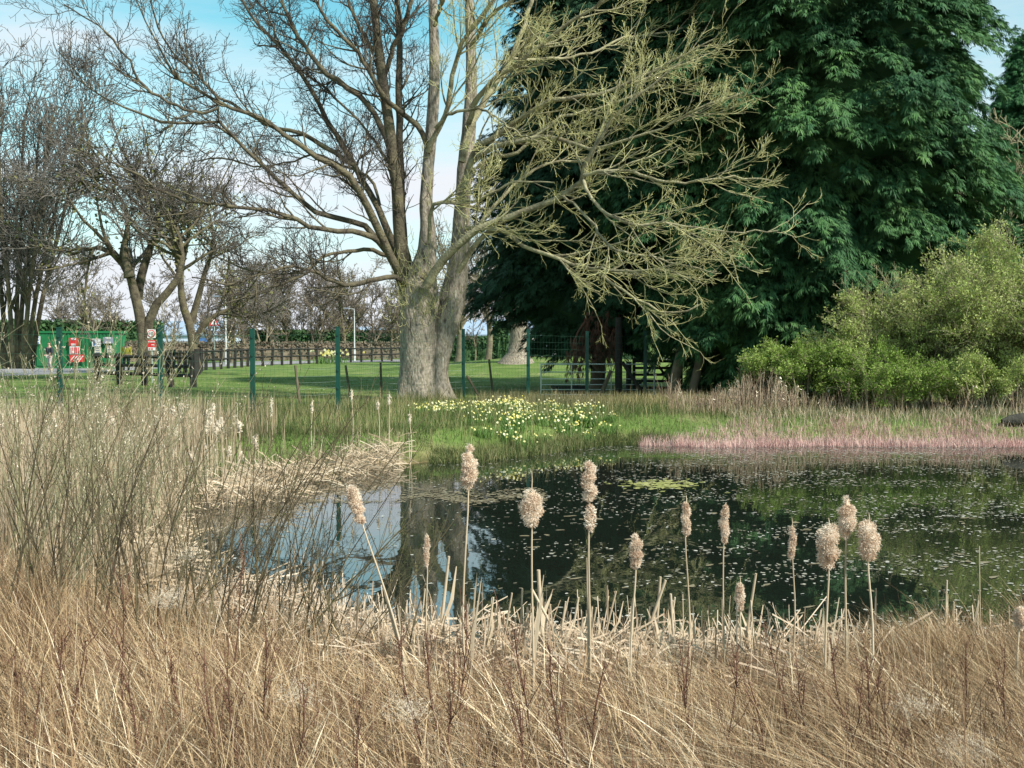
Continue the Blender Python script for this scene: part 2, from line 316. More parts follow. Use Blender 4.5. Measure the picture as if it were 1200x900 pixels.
# ------------------------------------------------------------------ ground, road, water
def build_ground():
    xs = np.unique(np.round(np.concatenate([-np.geomspace(14, 900, 34), np.linspace(-14, 22, 190), np.geomspace(22, 900, 30)]), 3))
    ys = np.unique(np.round(np.concatenate([np.linspace(-60, 0, 8), np.linspace(0, 36, 200), np.linspace(36, 90, 60), np.geomspace(90, 1500, 20)]), 3))
    X, Y = np.meshgrid(xs, ys); Z = hg(X, Y); nx, ny = len(xs), len(ys)
    V = np.stack([X, Y, Z], -1).reshape(-1, 3); i = np.arange(nx - 1)[None] + (np.arange(ny - 1) * nx)[:, None]
    f = np.stack([i, i + 1, i + 1 + nx, i + nx], -1).reshape(-1, 4)
    o = MB().add(V, f, smooth=True).build('ground', ground_mat()); tag(o, kind='structure')
    d = sdf(X, Y).ravel(); x, y = X.ravel(), Y.ravel()
    dry = np.clip((20.5 - y) / 1.5, 0, 1) * np.clip((-1.0 - x) / 1 + np.clip((10 - y), 0, 3), 0, 1)
    dry = np.maximum(dry, np.clip((10 - y) / 2, 0, 1))
    dry = np.maximum(dry, np.clip((x - 5.5) / 2, 0, 1) * np.clip((y - 26) / 1, 0, 1) * np.clip((34 - y) / 2, 0, 1) * .6)
    dry = np.where((y > 15.5) & (y < 25) & (x > -5.2) & (x < 3), np.clip(1.1 - d, 0, 1), dry)
    mud = np.clip(.5 - d / .5, 0, 1)
    for nme, a in (('dry', dry), ('mud', mud)):
        at = o.data.attributes.new(nme, 'FLOAT', 'POINT'); at.data.foreach_set('value', a.astype(np.float32))
build_ground()
def strip(name, line, width, m, dz):
    p = resample(line, 60); t = nrm(np.gradient(p, axis=0)); s = np.stack([-t[:, 1], t[:, 0]], 1)
    cols = np.linspace(-.5, .5, 7); V = []
    for c in cols: q = p[:, :2] + s * width * c; V.append(np.c_[q, hg(q[:, 0], q[:, 1]) + dz])
    V = np.stack(V, 1).reshape(-1, 3); i = np.arange(6)[None] + (np.arange(59) * 7)[:, None]
    f = np.stack([i, i + 1, i + 8, i + 7], -1).reshape(-1, 4)
    return tag(MB().add(V, f, smooth=True).build(name, m), kind='structure')
strip('road', [(-90, 40), (-60, 44), (-38, 47), (-30, 56), (-26, 72), (-18, 92), (2, 104), (40, 108)], 9.0, M['asphalt'], .02)
wv = MB().add([(-8, 5, 0), (26, 5, 0), (26, 27, 0), (-8, 27, 0)], [(0, 1, 2, 3)]); tag(wv.build('pond_water', water_mat()), kind='structure')

# ------------------------------------------------------------------ the big twin-stemmed tree
TY = 31.5
def build_main_tree():
    base = np.array([XA(500, TY), TY, float(hg(XA(500, TY), TY))])
    root = thing('twin_trunk_tree', 'large bare budding tree with two pale flaking trunks standing on the pond bank', 'tree', base)
    def traced(pts, y0, y1, k):
        n = len(pts); q = [list(AT(p[0], p[1], y0 + (y1 - y0) * (i / (n - 1)))) + [p[2] / 2 / F * TY] for i, p in enumerate(pts)]
        return resample(q, k)
    def trunk(pts, y0, y1, flare, seed):
        k = 60; q = traced(pts, y0, y1, k); m = 28
        P, r = q[:, :3], q[:, 3]; T = nrm(np.gradient(P, axis=0)); u = nrm(np.cross(T, np.array([0, 1., 0]))); v = np.cross(T, u)
        a = np.arange(m) / m * 2 * np.pi; g = np.random.default_rng(seed); V = np.zeros((k, m, 3))
        ph = g.uniform(0, 6, 6)
        for i in range(k):
            h = i / k
            rr = r[i] * (1 + .05 * np.sin(3 * a + ph[0] + h * 5) + .04 * np.sin(5 * a + ph[1] - h * 9) + .03 * np.sin(9 * a + ph[2] + h * 20) + flare * math.exp(-h * 26) * (.30 + .22 * np.sin(4 * a + ph[3]) + .12 * np.sin(7 * a + ph[4])))
            rr = rr * (1 + .03 * g.normal(size=m)) * (1 - .2 * min(max((h - .25) / .15, 0), 1))
            V[i] = P[i] + (u[i] * np.cos(a)[:, None] + v[i] * np.sin(a)[:, None]) * rr[:, None]
        i = (np.arange(k - 1) * m)[:, None]; j = np.arange(m)[None]; j2 = (j + 1) % m
        return MB().add(V.reshape(-1, 3), np.stack([i + j, i + j2, i + m + j2, i + m + j], -1).reshape(-1, 4), .5, 0, True), P, r
    T1 = [(490, 482, 50), (490, 470, 46), (489, 455, 43), (489, 430, 41), (489, 400, 41), (489, 372, 42), (490, 352, 45), (491, 335, 42), (494, 318, 34), (499, 300, 25), (501, 270, 20), (499, 235, 18), (503, 180, 17), (508, 120, 16), (509, 60, 14), (507, 0, 12), (505, -70, 9), (500, -160, 4)]
    T2 = [(519, 480, 32), (515, 462, 28), (512, 445, 26), (513, 425, 27), (518, 395, 32), (526, 365, 33), (533, 335, 28), (538, 300, 24), (541, 250, 23), (544, 200, 22), (549, 150, 20), (552, 100, 17), (551, 40, 14), (549, -30, 12), (547, -140, 4)]
    mbt, P1, r1 = trunk(T1, TY, TY + .3, 1.0, 1); rel(mbt, base).build('trunk', M['bark_main'], root)
    mbt, P2, r2 = trunk(T2, TY + .15, TY + 1.2, .8, 2); rel(mbt, base).build('trunk', M['bark_main'], root)
    # limbs: photo trace, start width px, depth offset at start and end
    LB = [
     ('d', [(480, 352, 27), (472, 318, 22), (469, 290, 20), (467, 250, 19), (463, 200, 18), (456, 145, 17), (450, 100, 16), (443, 50, 14), (438, 0, 12), (432, -60, 8), (425, -150, 4)], 0, -1),
     ('d', [(484, 330, 16), (474, 290, 14), (471, 250, 13), (469, 180, 12), (468, 100, 11), (468, 40, 10), (464, -30, 8), (460, -110, 4)], .2, 1.5),
     # lower left
     ('d', [(478, 334, 12), (466, 325, 9), (450, 325, 8), (425, 331, 8), (402, 333, 7), (385, 327, 6), (367, 318, 5), (340, 329, 4), (300, 344, 3), (262, 356, 2)], -.2, -3),
     ('d', [(367, 318, 4), (340, 312, 4), (310, 321, 3), (270, 332, 3), (225, 325, 2)], -1.6, -4),
     ('d', [(473, 335, 17), (463, 312, 15), (455, 297, 14), (446, 275, 13), (432, 245, 12), (417, 215, 11), (402, 200, 10), (384, 191, 9), (367, 182, 8), (340, 162, 7), (317, 144, 6), (300, 134, 6), (263, 123, 5), (230, 105, 4), (207, 92, 4), (190, 62, 3), (173, 33, 2), (160, 0, 2)], 0, -4),
     ('d', [(457, 300, 8), (437, 293, 7), (412, 295, 6), (390, 298, 5), (375, 301, 5), (371, 312, 4), (357, 318, 4), (330, 321, 3), (290, 316, 3), (250, 300, 2)], 0, -2),
     ('d', [(455, 297, 11), (433, 268, 10), (415, 259, 9), (400, 257, 9), (370, 246, 8), (335, 220, 7), (300, 187, 6), (277, 163, 5), (257, 144, 5), (235, 143, 4), (213, 145, 4), (180, 140, 4), (143, 123, 3), (112, 108, 2), (88, 85, 2), (70, 62, 1.5)], 0, -3),
     ('d', [(450, 288, 10), (425, 273, 9), (400, 270, 8), (363, 267, 7), (333, 250, 6), (283, 243, 5), (240, 238, 4), (200, 229, 4), (160, 205, 3), (130, 188, 2), (95, 163, 2)], -.5, -6),
     ('d', [(468, 300, 13), (452, 262, 12), (440, 240, 11), (425, 212, 10), (412, 185, 10), (400, 168, 9), (377, 127, 8), (360, 97, 7), (333, 60, 6), (300, 27, 5), (280, -10, 4), (265, -60, 2)], .3, 2),
     ('d', [(417, 195, 8), (400, 186, 8), (360, 160, 7), (325, 150, 6), (290, 132, 5), (255, 112, 4), (233, 88, 4), (205, 66, 3), (186, 33, 3), (176, 0, 2)], .2, -1.5),
     ('d', [(256, 126, 4), (233, 133, 4), (196, 118, 4), (167, 100, 4), (153, 73, 3), (140, 55, 3), (130, 43, 3), (115, 30, 2), (100, 20, 2), (75, 5, 1.5)], -3.2, -4.5),
     ('d', [(461, 205, 11), (452, 160, 10), (433, 123, 9), (400, 98, 9), (377, 80, 8), (358, 55, 7), (343, 33, 6), (330, 0, 5), (318, -50, 3)], .1, 1.5),
     ('d', [(445, 240, 5), (437, 215, 5), (418, 200, 5), (402, 194, 4), (370, 180, 4), (340, 190, 3), (300, 196, 3), (260, 185, 3), (225, 190, 2)], 0, 3),
     ('d', [(455, 190, 5), (428, 150, 4), (398, 120, 4), (370, 95, 4), (340, 72, 3), (322, 40, 3), (310, 0, 2)], .2, 3.5),
     ('d', [(504, 178, 10), (498, 164, 9), (484, 142, 9), (467, 130, 8), (455, 120, 8), (445, 104, 7), (420, 62, 6), (402, 44, 6), (380, 20, 5), (360, -20, 4)], 0, -2),
     ('d', [(450, 90, 8), (462, 55, 8), (475, 25, 7), (482, 0, 6), (486, -60, 4)], 0, -1),
     ('d', [(438, 60, 6), (420, 30, 6), (408, 0, 5), (395, -60, 3)], 0, 1),
     # right side
     ('r', [(502, 178, 10), (508, 160, 9), (520, 138, 8), (527, 112, 8), (533, 75, 7), (545, 45, 7), (560, 25, 6), (580, -5, 5), (600, -60, 3)], -.2, -2),
     ('r', [(541, 190, 12), (549, 158, 12), (562, 128, 11), (578, 100, 10), (598, 68, 9), (614, 33, 8), (622, 0, 7), (640, -60, 4)], .2, 1),
     ('r', [(549, 145, 9), (558, 120, 9), (580, 92, 8), (610, 73, 7), (640, 48, 6), (672, 22, 5), (705, 5, 4), (735, -20, 3)], 0, -3),
     ('r', [(540, 235, 12), (551, 190, 11), (563, 168, 10), (587, 155, 9), (612, 137, 8), (635, 122, 8), (662, 114, 7), (690, 112, 6), (722, 103, 5), (752, 90, 4), (797, 67, 3), (838, 45, 2)], .1, -3),
     ('r', [(541, 225, 10), (556, 188, 10), (575, 174, 9), (612, 165, 8), (647, 160, 7), (670, 168, 6), (693, 174, 5), (715, 170, 4), (745, 160, 4), (782, 148, 3), (815, 128, 3), (872, 108, 2)], 0, -4),
     ('r', [(560, 195, 7), (580, 184, 7), (604, 180, 6), (640, 150, 5), (665, 135, 5), (700, 128, 4), (735, 115, 4), (770, 100, 3), (812, 105, 2)], .3, -1),
     ('r', [(500, 335, 15), (512, 316, 14), (527, 297, 13), (545, 280, 12), (567, 267, 11), (590, 258, 11), (613, 250, 10), (640, 238, 9), (663, 227, 9), (678, 216, 8), (684, 200, 7), (692, 182, 6), (700, 165, 5), (716, 142, 5), (740, 120, 4), (770, 95, 3), (800, 72, 2)], -.7, -4),
     ('r', [(684, 206, 6), (705, 200, 5), (735, 201, 5), (765, 208, 4), (800, 214, 3), (850, 208, 3), (905, 212, 2)], -3.1, -5),
     ('r', [(684, 212, 6), (690, 228, 5), (703, 244, 5), (722, 256, 4), (745, 262, 4), (780, 262, 4), (820, 268, 3), (860, 272, 2), (912, 270, 2)], -3.1, -5.5),
     ('r', [(660, 230, 5), (672, 240, 4), (690, 258, 4), (705, 278, 4), (722, 292, 3), (760, 300, 3), (800, 310, 2), (840, 318, 2)], -2.8, -5),
     ('r', [(536, 320, 9), (551, 296, 9), (567, 275, 8), (582, 268, 8), (597, 275, 7), (620, 291, 6), (650, 301, 6), (675, 310, 5), (700, 320, 5), (718, 333, 4), (742, 348, 4), (762, 358, 4), (779, 368, 3), (800, 366, 3), (822, 356, 2)], -.5, -3),
     ('r', [(675, 310, 4), (705, 316, 4), (740, 318, 4), (775, 316, 3), (805, 322, 2)], -1.8, -4),
     ('r', [(545, 268, 7), (560, 266, 7), (580, 240, 6), (605, 215, 5), (625, 200, 5), (655, 190, 4), (700, 188, 4), (745, 178, 3), (800, 180, 3), (845, 168, 2)], .3, 1.5),
     ('r', [(503, 285, 6), (505, 250, 6), (515, 238, 6), (545, 238, 5), (562, 234, 4), (585, 222, 4), (610, 212, 3), (650, 214, 2)], -.4, -2),
     ('r', [(552, 55, 7), (575, 20, 6), (610, -10, 5), (660, -60, 3)], 0, -3),
     ('r', [(509, 30, 6), (522, -10, 6), (540, -60, 4)], 0, -3),
     ('r', [(600, 68, 5), (640, 70, 5), (690, 62, 4), (730, 45, 4), (780, 38, 3), (830, 25, 2)], 0, 1.5),
     ('r', [(510, 150, 5), (530, 132, 5), (560, 128, 4), (580, 138, 3), (600, 152, 3), (622, 162, 2)], -.6, -2.5),
    ]
    for side, pts, a, b in LB:
        k = 22; q = traced(pts, TY + a, TY + b, k)
        P = q[None, :, :3].copy(); r = np.maximum(q[:, 3] * .72, .012)[None]
        P[0, 1:-1] += rng.normal(0, .02, (k - 2, 3))
        mb = MB(); tubes(mb, P, r, 9, mi=0)
        ln = np.linalg.norm(np.diff(P[0], axis=0), axis=1).sum(); left = side == 'd'
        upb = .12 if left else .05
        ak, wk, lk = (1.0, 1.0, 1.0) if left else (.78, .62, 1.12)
        t0 = .18 if pts[0][1] > 250 or ln > 5 else .05
        P1_, R1 = grow(P, r, max(4, int(ln * (2.7 if left else 2.2))), 1.75 * lk, 42 * ak, upb, 8, .6, .007, t0=t0, wander=.16 * wk, rmax=.030)
        P2_, R2 = grow(P1_, R1, int(len(P1_) * (5.4 if left else 4.6)), .85 * lk, 45 * ak, upb, 6, .65, .0055, wander=.2 * wk, rmax=.012, t0=.12)
        P3_, R3 = grow(np.concatenate([P2_]), R2, int(len(P2_) * 3.6), .40, 48 * ak, .12, 4, .8, .005, wander=.25 * wk, rmax=.0075, t0=.15)
        P4_, R4 = grow(P3_, R3, int(len(P3_) * 1.6), .18, 50 * ak, .16, 3, .9, .0046, wander=.25 * wk, rmax=.006, t0=.3)
        tubes(mb, P1_, R1, 5, mi=0); tubes(mb, P2_, R2, 4, mi=1); tubes(mb, P3_, R3, 3, mi=1); tubes(mb, P4_, R4, 3, mi=1)
        # swollen buds at twig tips
        tips = P4_[:, -1]; nb = len(tips) if not left else len(tips) // 2; tips = tips[:nb]
        dd = nrm(P4_[:nb, -1] - P4_[:nb, -2]); bp = np.stack([tips, tips + dd * .02, tips + dd * .05], 1)
        ribbons(mb, bp, np.tile([[.006, .019, .003]], (nb, 1)), mi=2)
        o = rel(mb, base).build('branch', [M['limb_dark'] if left else M['limb'], M['twig_silhouette'] if left else M['twig'], M['bud'] if not left else M['twig_silhouette']], root)
    # epicormic shoots round the fork
    for c, col, n_ in (((520 - 27, 350), 1, 260), ((487, 325), 1, 80), ((540, 300), 1, 70)):
        cc = AT(c[0], c[1], TY - .15); s = nrm(rng.normal(size=(n_, 3)) * [1, .6, .5] + [0, -.5, .1])
        st = cc + rng.normal(size=(n_, 3)) * [.42, .12, .5]; st[:, 1] = TY - .35
        P = np.stack([st, st + s * .12, st + s * .2 + [0, 0, .08], st + s * .26 + [0, 0, .2]], 1)
        mb = MB(); tubes(mb, P, np.tile([[.008, .007, .006, .005]], (n_, 1)), 3)
        rel(mb, base).build('epicormic_shoots', M['twig'], root)
build_main_tree()

# ------------------------------------------------------------------ conifers
def fans(mb, C, D, size, rnd, nl=5, mi=0, droop=.5):
    """flat drooping sprays: C centres, D outward direction, each a midrib with nl pairs of leaflets"""
    n = len(C); D = nrm(D); up = np.array([0, 0, 1.])
    S = nrm(np.cross(D, up) + rng.normal(0, .25, (n, 3))); S = nrm(S - (S * D).sum(1, keepdims=True) * D); U = np.cross(S, D)
    size = np.asarray(size)
    PP, WW, SS, RR = [], [], [], []
    for j in range(-nl, nl + 1):
        aj = abs(j); tpos = (nl - aj) / nl * .55 if j else 0.0
        ln = size * ((.95 if j == 0 else (.42 + .25 * (aj / nl)))) * rng.uniform(.75, 1.2, n)
        ang = 0 if j == 0 else math.copysign(R(15 + 6 * aj), j)
        d = nrm(D * math.cos(ang) + S * math.sin(ang) + rng.normal(0, .1, (n, 3)))
        st = C + D * (size * tpos)[:, None] - up * (size * droop * .5 * tpos ** 2)[:, None]
        q = lambda t: st + d * (ln * t)[:, None] - up * (ln * droop * (t + tpos) ** 2 * .9)[:, None]
        PP.append(np.stack([q(0), q(.55), q(1)], 1)); w_ = size * .10
        WW.append(np.stack([w_ * .5, w_, w_ * .12], 1))
        SS.append(nrm(np.cross(d, U) + rng.normal(0, .2, (n, 3)))); RR.append(np.clip(rnd + rng.normal(0, .1, n), 0, 1))
    ribbons(mb, np.concatenate(PP), np.concatenate(WW), np.concatenate(SS), np.concatenate(RR), mi)
def conifer(name, label, x, y, prof, nb, seed, m, m2, spread=1.0, front=.72, spray=.29, per=66, lump=.12, ztop=None, sx=1.0, trunks=None, core=.80):
    """prof: list of (z, radius)"""
    g = np.random.default_rng(seed); z0 = float(hg(x, y)); base = (x, y, z0)
    root = thing(name, label, 'tree', base)
    zs = np.array([p[0] for p in prof]); rs = np.array([p[1] for p in prof]); ztop = zs[-1]
    rad = lambda z: np.interp(z, zs, rs)
    ph = g.uniform(0, 6, 8)
    def lumpf(a, z): return 1 + lump * (np.sin(3 * a + ph[0] + z * .5) * .5 + np.sin(5 * a + ph[1] - z * .9) * .5 + .6 * np.sin(z * 1.7 + ph[2] + 2 * a) + .5 * np.sin(9 * a + z * 2.3 + ph[3]))
    # trunk
    mb = MB(); k = 14
    if trunks is None: trunks = [((0, 0), (0, 0), .28)]
    for (a0, b0, r0) in trunks:
        P = np.array([[a0[0] + (b0[0] - a0[0]) * t + .08 * math.sin(t * 9), a0[1] + (b0[1] - a0[1]) * t, -.2 + t * (ztop * .9)] for t in np.linspace(0, 1, k)])[None]
        tubes(mb, P, np.linspace(r0, .05, k)[None], 10)
    mb.build('trunk', M['back_bark'], root)
    # boughs, denser on the side facing the pond
    prob = rad(np.linspace(zs[0], ztop, 200)); zc = g.choice(np.linspace(zs[0], ztop, 200), nb, p=prob / prob.sum()) + g.normal(0, .05, nb)
    a = np.where(g.random(nb) < front, g.uniform(-np.pi, 0, nb), g.uniform(0, np.pi, nb))
    r = rad(zc) * lumpf(a, zc) * g.uniform(.82, 1.06, nb)
    outd = np.stack([np.cos(a), np.sin(a), np.zeros(nb)], 1)
    C = np.stack([np.cos(a) * r * sx, np.sin(a) * r, zc], 1)
    mb = MB()
    n = nb * per; bi = np.repeat(np.arange(nb), per)
    bs = g.uniform(.75, 1.35, nb) * spread
    brn = g.random(nb)
    # spread sprays along a plume pointing outwards and down, upper surface rounded
    t = g.random(n); sidev = np.cross(outd[bi], [0, 0, 1.])
    off_o = (t - .55) * 1.25; wid = (1 - (t * .75)) * .62
    ang = g.uniform(-1, 1, n)
    off_s = ang * wid; off_u = .34 * np.sqrt(np.clip(1 - ang ** 2, 0, 1)) * (1 - t * .5) - .55 * t * t + g.normal(0, .09, n)
    P = C[bi] + outd[bi] * (off_o * bs[bi])[:, None] + sidev * (off_s * bs[bi])[:, None]; P[:, 2] += off_u * bs[bi]
    D = outd[bi] * g.uniform(.5, 1.0, n)[:, None] + sidev * (ang * .8)[:, None] + np.array([0, 0, 1.]) * (g.uniform(-.55, .25, n))[:, None]
    rn = np.clip(.55 * brn[bi] + .45 * g.random(n), 0, 1)
    fans(mb, P, D, spray * g.uniform(.55, 1.3, n), rn, 4)
    # inner foliage
    n2 = nb * 6; zc2 = g.uniform(zs[0] + .2, ztop * .97, n2); a2 = g.uniform(-np.pi, np.pi, n2); r2 = rad(zc2) * np.sqrt(g.random(n2)) * .85
    P2 = np.stack([np.cos(a2) * r2 * sx, np.sin(a2) * r2, zc2], 1); D2 = np.stack([np.cos(a2), np.sin(a2), g.uniform(-.6, .3, n2)], 1)
    fans(mb, P2, D2, spray * g.uniform(1.1, 1.9, n2), g.random(n2), 4)
    # lumpy opaque hull added inside the crown to block light through it
    kz, ka = 50, 48; zz = np.linspace(zs[0] + .3, ztop * .97, kz); aa = np.arange(ka) / ka * 2 * np.pi; A, Z = np.meshgrid(aa, zz)
    rr = rad(Z) * lumpf(A, Z) * core * g.uniform(.9, 1.05, A.shape); rr[0] *= .1; rr[-1] *= .1
    V = np.stack([np.cos(A) * rr * sx, np.sin(A) * rr, Z + g.normal(0, .06, A.shape)], -1).reshape(-1, 3)
    i = (np.arange(kz - 1) * ka)[:, None]; j = np.arange(ka)[None]; j2 = (j + 1) % ka
    mb.add(V, np.stack([i + j, i + j2, i + ka + j2, i + ka + j], -1).reshape(-1, 4), .3, 0, False)
    mb.build('crown', m, root)
    return root
cA = conifer('cypress_tree', 'huge dense dark green cypress filling the right of the view, skirts near the ground', XA(930, 35.5), 35.5,
        [(.35, 3.0), (1.2, 3.9), (2.5, 4.7), (5, 5.2), (8, 5.4), (11, 5.3), (13.5, 4.9), (16, 3.6), (18.5, 1.2), (19.2, .1)], 1500, 11, M['conifer'], None, spread=.95, trunks=[((-4.4, -2.5), (-.5, 0), .16), ((-3.7, -2.2), (-.3, 0), .14), ((0, 0), (0, 0), .34)])
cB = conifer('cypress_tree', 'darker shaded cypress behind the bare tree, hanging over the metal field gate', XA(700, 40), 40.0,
        [(1.3, 1.2), (2.3, 3.1), (3.4, 3.7), (5, 4.0), (8, 3.7), (11, 3.2), (14, 2.6), (17, 1.3), (18, .1)], 800, 12, M['conifer_shaded'], None, spread=.95)
cC = conifer('cypress_tree', 'smaller brighter cypress with a pointed top at the right edge, beyond the willow', XA(1192, 43), 43.0,
        [(.5, 2.2), (3, 3.0), (6, 2.8), (8.5, 2.2), (10.5, 1.3), (12, .6), (13.6, .1)], 700, 13, M['conifer_far'], None, spread=.8, spray=.24)
# ------------------------------------------------------------------ dead hanging bough (part of the shaded cypress)
def dead_bough():
    rx, ry, rz_ = cB.location; mb = MB(); n = 150
    px = rng.uniform(682, 728, n); px = np.where(rng.random(n) < .25, rng.uniform(664, 690, n), px)
    Y = 36.2 + rng.uniform(-.5, .5, n)
    top = np.stack([AT(p, 372 + rng.uniform(-8, 30) + (26 if p < 684 else 0), y) for p, y in zip(px, Y)])
    ln = rng.uniform(.5, 1.5, n) * np.where(px < 684, .8, 1); dx = rng.normal(-.08, .14, n)
    P = np.stack([top + np.stack([dx * t * ln + .05 * np.sin(t * 5 + px), 0 * dx, -ln * t], 1) for t in (0, .25, .5, .75, 1)], 1)
    tubes(mb, P, np.tile([[.012, .011, .009, .007, .004]], (n, 1)), 3)
    bi = np.repeat(np.arange(n), 7); tt = rng.uniform(.1, 1, len(bi)); q = P[bi, (tt * 4).astype(int)]
    D = np.stack([rng.normal(0, .35, len(bi)), rng.normal(0, .3, len(bi)), -np.ones(len(bi))], 1)
    fans(mb, q, D, rng.uniform(.10, .22, len(bi)), rng.random(len(bi)), 2, droop=.1)
    lb = np.array([AT(735, 366, 37.5), AT(715, 368, 36.6), AT(690, 374, 36.2), AT(676, 392, 36.2), AT(668, 420, 36.1)]); q = resample(lb, 12)
    tubes(mb, q[None], np.linspace(.08, .02, 12)[None], 7)
    o = rel(mb, (rx, ry, rz_)).build('dead_bough', M['dead_frond'], cB); o['label'] = 'brown dead bough hanging over the gate'
dead_bough()

# ------------------------------------------------------------------ bare background trees
def bare_tree(name, label, x, y, h, r, seed, stems=1, spread=40, n1=26, n2=7, n3=5, up=.12, lean=0, group=None, twr=.011, ivy=0, trunk_pts=None, bark='back_bark', tw='back_twig', l1=.42, first=.25, z=None, extra=0):
    global rng
    keep = rng; rng = np.random.default_rng(seed)
    z0 = float(hg(x, y)) if z is None else z; root = thing(name, label, 'tree', (x, y, z0), 0, group)
    mb = MB(); Ps, Rs = [], []
    k = 12
    for s in range(stems):
        if trunk_pts:
            q = resample(trunk_pts[s], k); Ps.append(q[:, :3] - [x, y, z0]); Rs.append(q[:, 3]); continue
        a = rng.uniform(0, 6.28); tl = (0 if stems == 1 else rng.uniform(.1, .32)) + lean
        t = np.linspace(0, 1, k)
        P = np.stack([np.cos(a) * tl * h * t + .02 * h * np.sin(t * 7 + s), np.sin(a) * tl * h * t, h * .88 * t - .1], 1)
        Ps.append(P); Rs.append(r * (1 if stems == 1 else .6) * (1 - t) ** .8 + .015)
    P0, R0 = np.stack(Ps), np.stack(Rs)
    if trunk_pts and name == 'bare_tree': R0 = R0 * .72
    R0[:, 0] *= 1.35
    tubes(mb, P0, R0, 10)
    mb.build('trunk', M[bark], root)
    mb = MB()
    P1, R1 = grow(P0, R0, n1 * max(1, stems // 2), h * l1, spread, up, 8, .6, .02, t0=first, wander=.12, rmax=.13)
    P2, R2 = grow(P1, R1, len(P1) * n2, h * .17, 42, up, 6, .6, .012, wander=.16, rmax=.05)
    P3, R3 = grow(P2, R2, len(P2) * n3, h * .085, 42, up, 4, .7, twr, wander=.2, rmax=.025)
    P4, R4 = grow(P3, R3, len(P3) * 2, h * .045, 45, up, 3, .8, twr * .9, wander=.2, rmax=.018)
    tubes(mb, P1, R1, 6); tubes(mb, P2, R2, 4, mi=1); tubes(mb, P3, R3, 3, mi=1); tubes(mb, P4, R4, 3, mi=1)
    mb.build('crown', [M[bark], M[tw]], root)
    if ivy:
        mb = MB(); n = ivy; ii = rng.integers(0, len(P1), n); kk = rng.integers(1, 7, n); c = P1[ii, kk] + rng.normal(0, .22, (n, 3))
        d = nrm(rng.normal(size=(n, 3))); ribbons(mb, np.stack([c, c + d * .1, c + d * .17], 1), np.tile([[.03, .13, .02]], (n, 1)), nrm(rng.normal(size=(n, 3))))
        mb.build('ivy', M['ivy'], root)
    rng = keep; return root
def TP(pts, Y): return [list(AT(a, b, Y)) + [w_ / 2 / F * Y] for a, b, w_ in pts]
Y1 = 52
bare_tree('bare_tree', 'tall bare many-stemmed tree at the left edge with dark upright branches', XA(22, Y1), Y1, 14.5, .3, 21, stems=8, spread=26, n1=20, n2=7, n3=4, up=.2, twr=.014, l1=.22, first=.2,
          trunk_pts=[TP([(20 + a * 5, 432, 8), (20 + a * 9, 350, 7), (22 + a * 16 + b, 250, 5), (24 + a * 22 + b, 160, 3.5), (26 + a * 26 + 2 * b, 125, 2)], Y1 + c) for a, b, c in ((-3, 0, 0), (-2, 3, 1), (-1, -4, -1), (0, 3, 0), (.7, 6, 1), (1.5, 0, -1), (2.4, 4, 0), (3.3, 0, .5))], bark='limb_dark', tw='back_dark')
Y2 = 48
bare_tree('bare_tree', 'gnarled leaning bare tree with ivy, just left of the 10 speed sign', XA(165, Y2), Y2, 9.5, .5, 22, stems=4, spread=52, n1=26, n2=8, n3=4, up=.06, ivy=1700, l1=.52, twr=.012, first=.5,
          trunk_pts=[TP([(168, 436, 22), (168, 400, 18), (164, 370, 17), (158, 345, 15), (150, 318, 13), (132, 296, 12), (112, 290, 7), (80, 300, 3)], Y2),
                     TP([(172, 436, 16), (172, 396, 16), (176, 372, 15), (188, 350, 13), (206, 332, 12), (214, 300, 9), (206, 262, 6), (200, 225, 3)], Y2),
                     TP([(160, 350, 16), (166, 322, 14), (176, 290, 11), (186, 255, 8), (180, 225, 5), (170, 195, 3)], Y2 + .5),
                     TP([(152, 325, 14), (146, 295, 10), (150, 260, 8), (140, 230, 5), (118, 205, 4), (100, 190, 2)], Y2 - .5)], bark='limb_dark', tw='back_dark')
Y3 = 58
bare_tree('bare_tree', 'stout bare forked tree with ivied crown, right of the 10 speed sign', XA(228, Y3), Y3, 9, .45, 23, stems=3, spread=48, n1=34, n2=8, n3=4, up=.06, ivy=1500, l1=.5, twr=.013, first=.45,
          trunk_pts=[TP([(228, 430, 17), (226, 402, 14), (222, 380, 14), (214, 355, 12), (212, 320, 9), (220, 280, 7), (226, 240, 3)], Y3),
                     TP([(228, 400, 10), (238, 382, 10), (252, 370, 8), (270, 362, 6), (290, 352, 3)], Y3),
                     TP([(224, 378, 12), (232, 350, 10), (240, 320, 8), (250, 285, 6), (246, 250, 3)], Y3 + .4)], bark='limb_dark', tw='back_dark')
bare_tree('bare_tree', 'thin straight sapling with upswept twigs rising above the green container', XA(103, 80), 80, 8.6, .10, 24, spread=38, n1=36, n2=5, n3=3, up=.1, twr=.015, l1=.3, first=.2)
lab = ['slim bare tree behind the rail fence, just right of the road warning triangle', 'bare tree with dense brown round crown behind the rail fence',
       'twin stemmed bare tree behind the rail fence, third along from the warning triangle', 'darkish bare tree in the middle of the far row', 'narrow bare tree left of the second lamp column, in the far row',
       'ivy clad bare tree beside the second lamp column', 'wide low bare tree half hidden behind the big trunk', 'small bare tree above the pale shed roof']
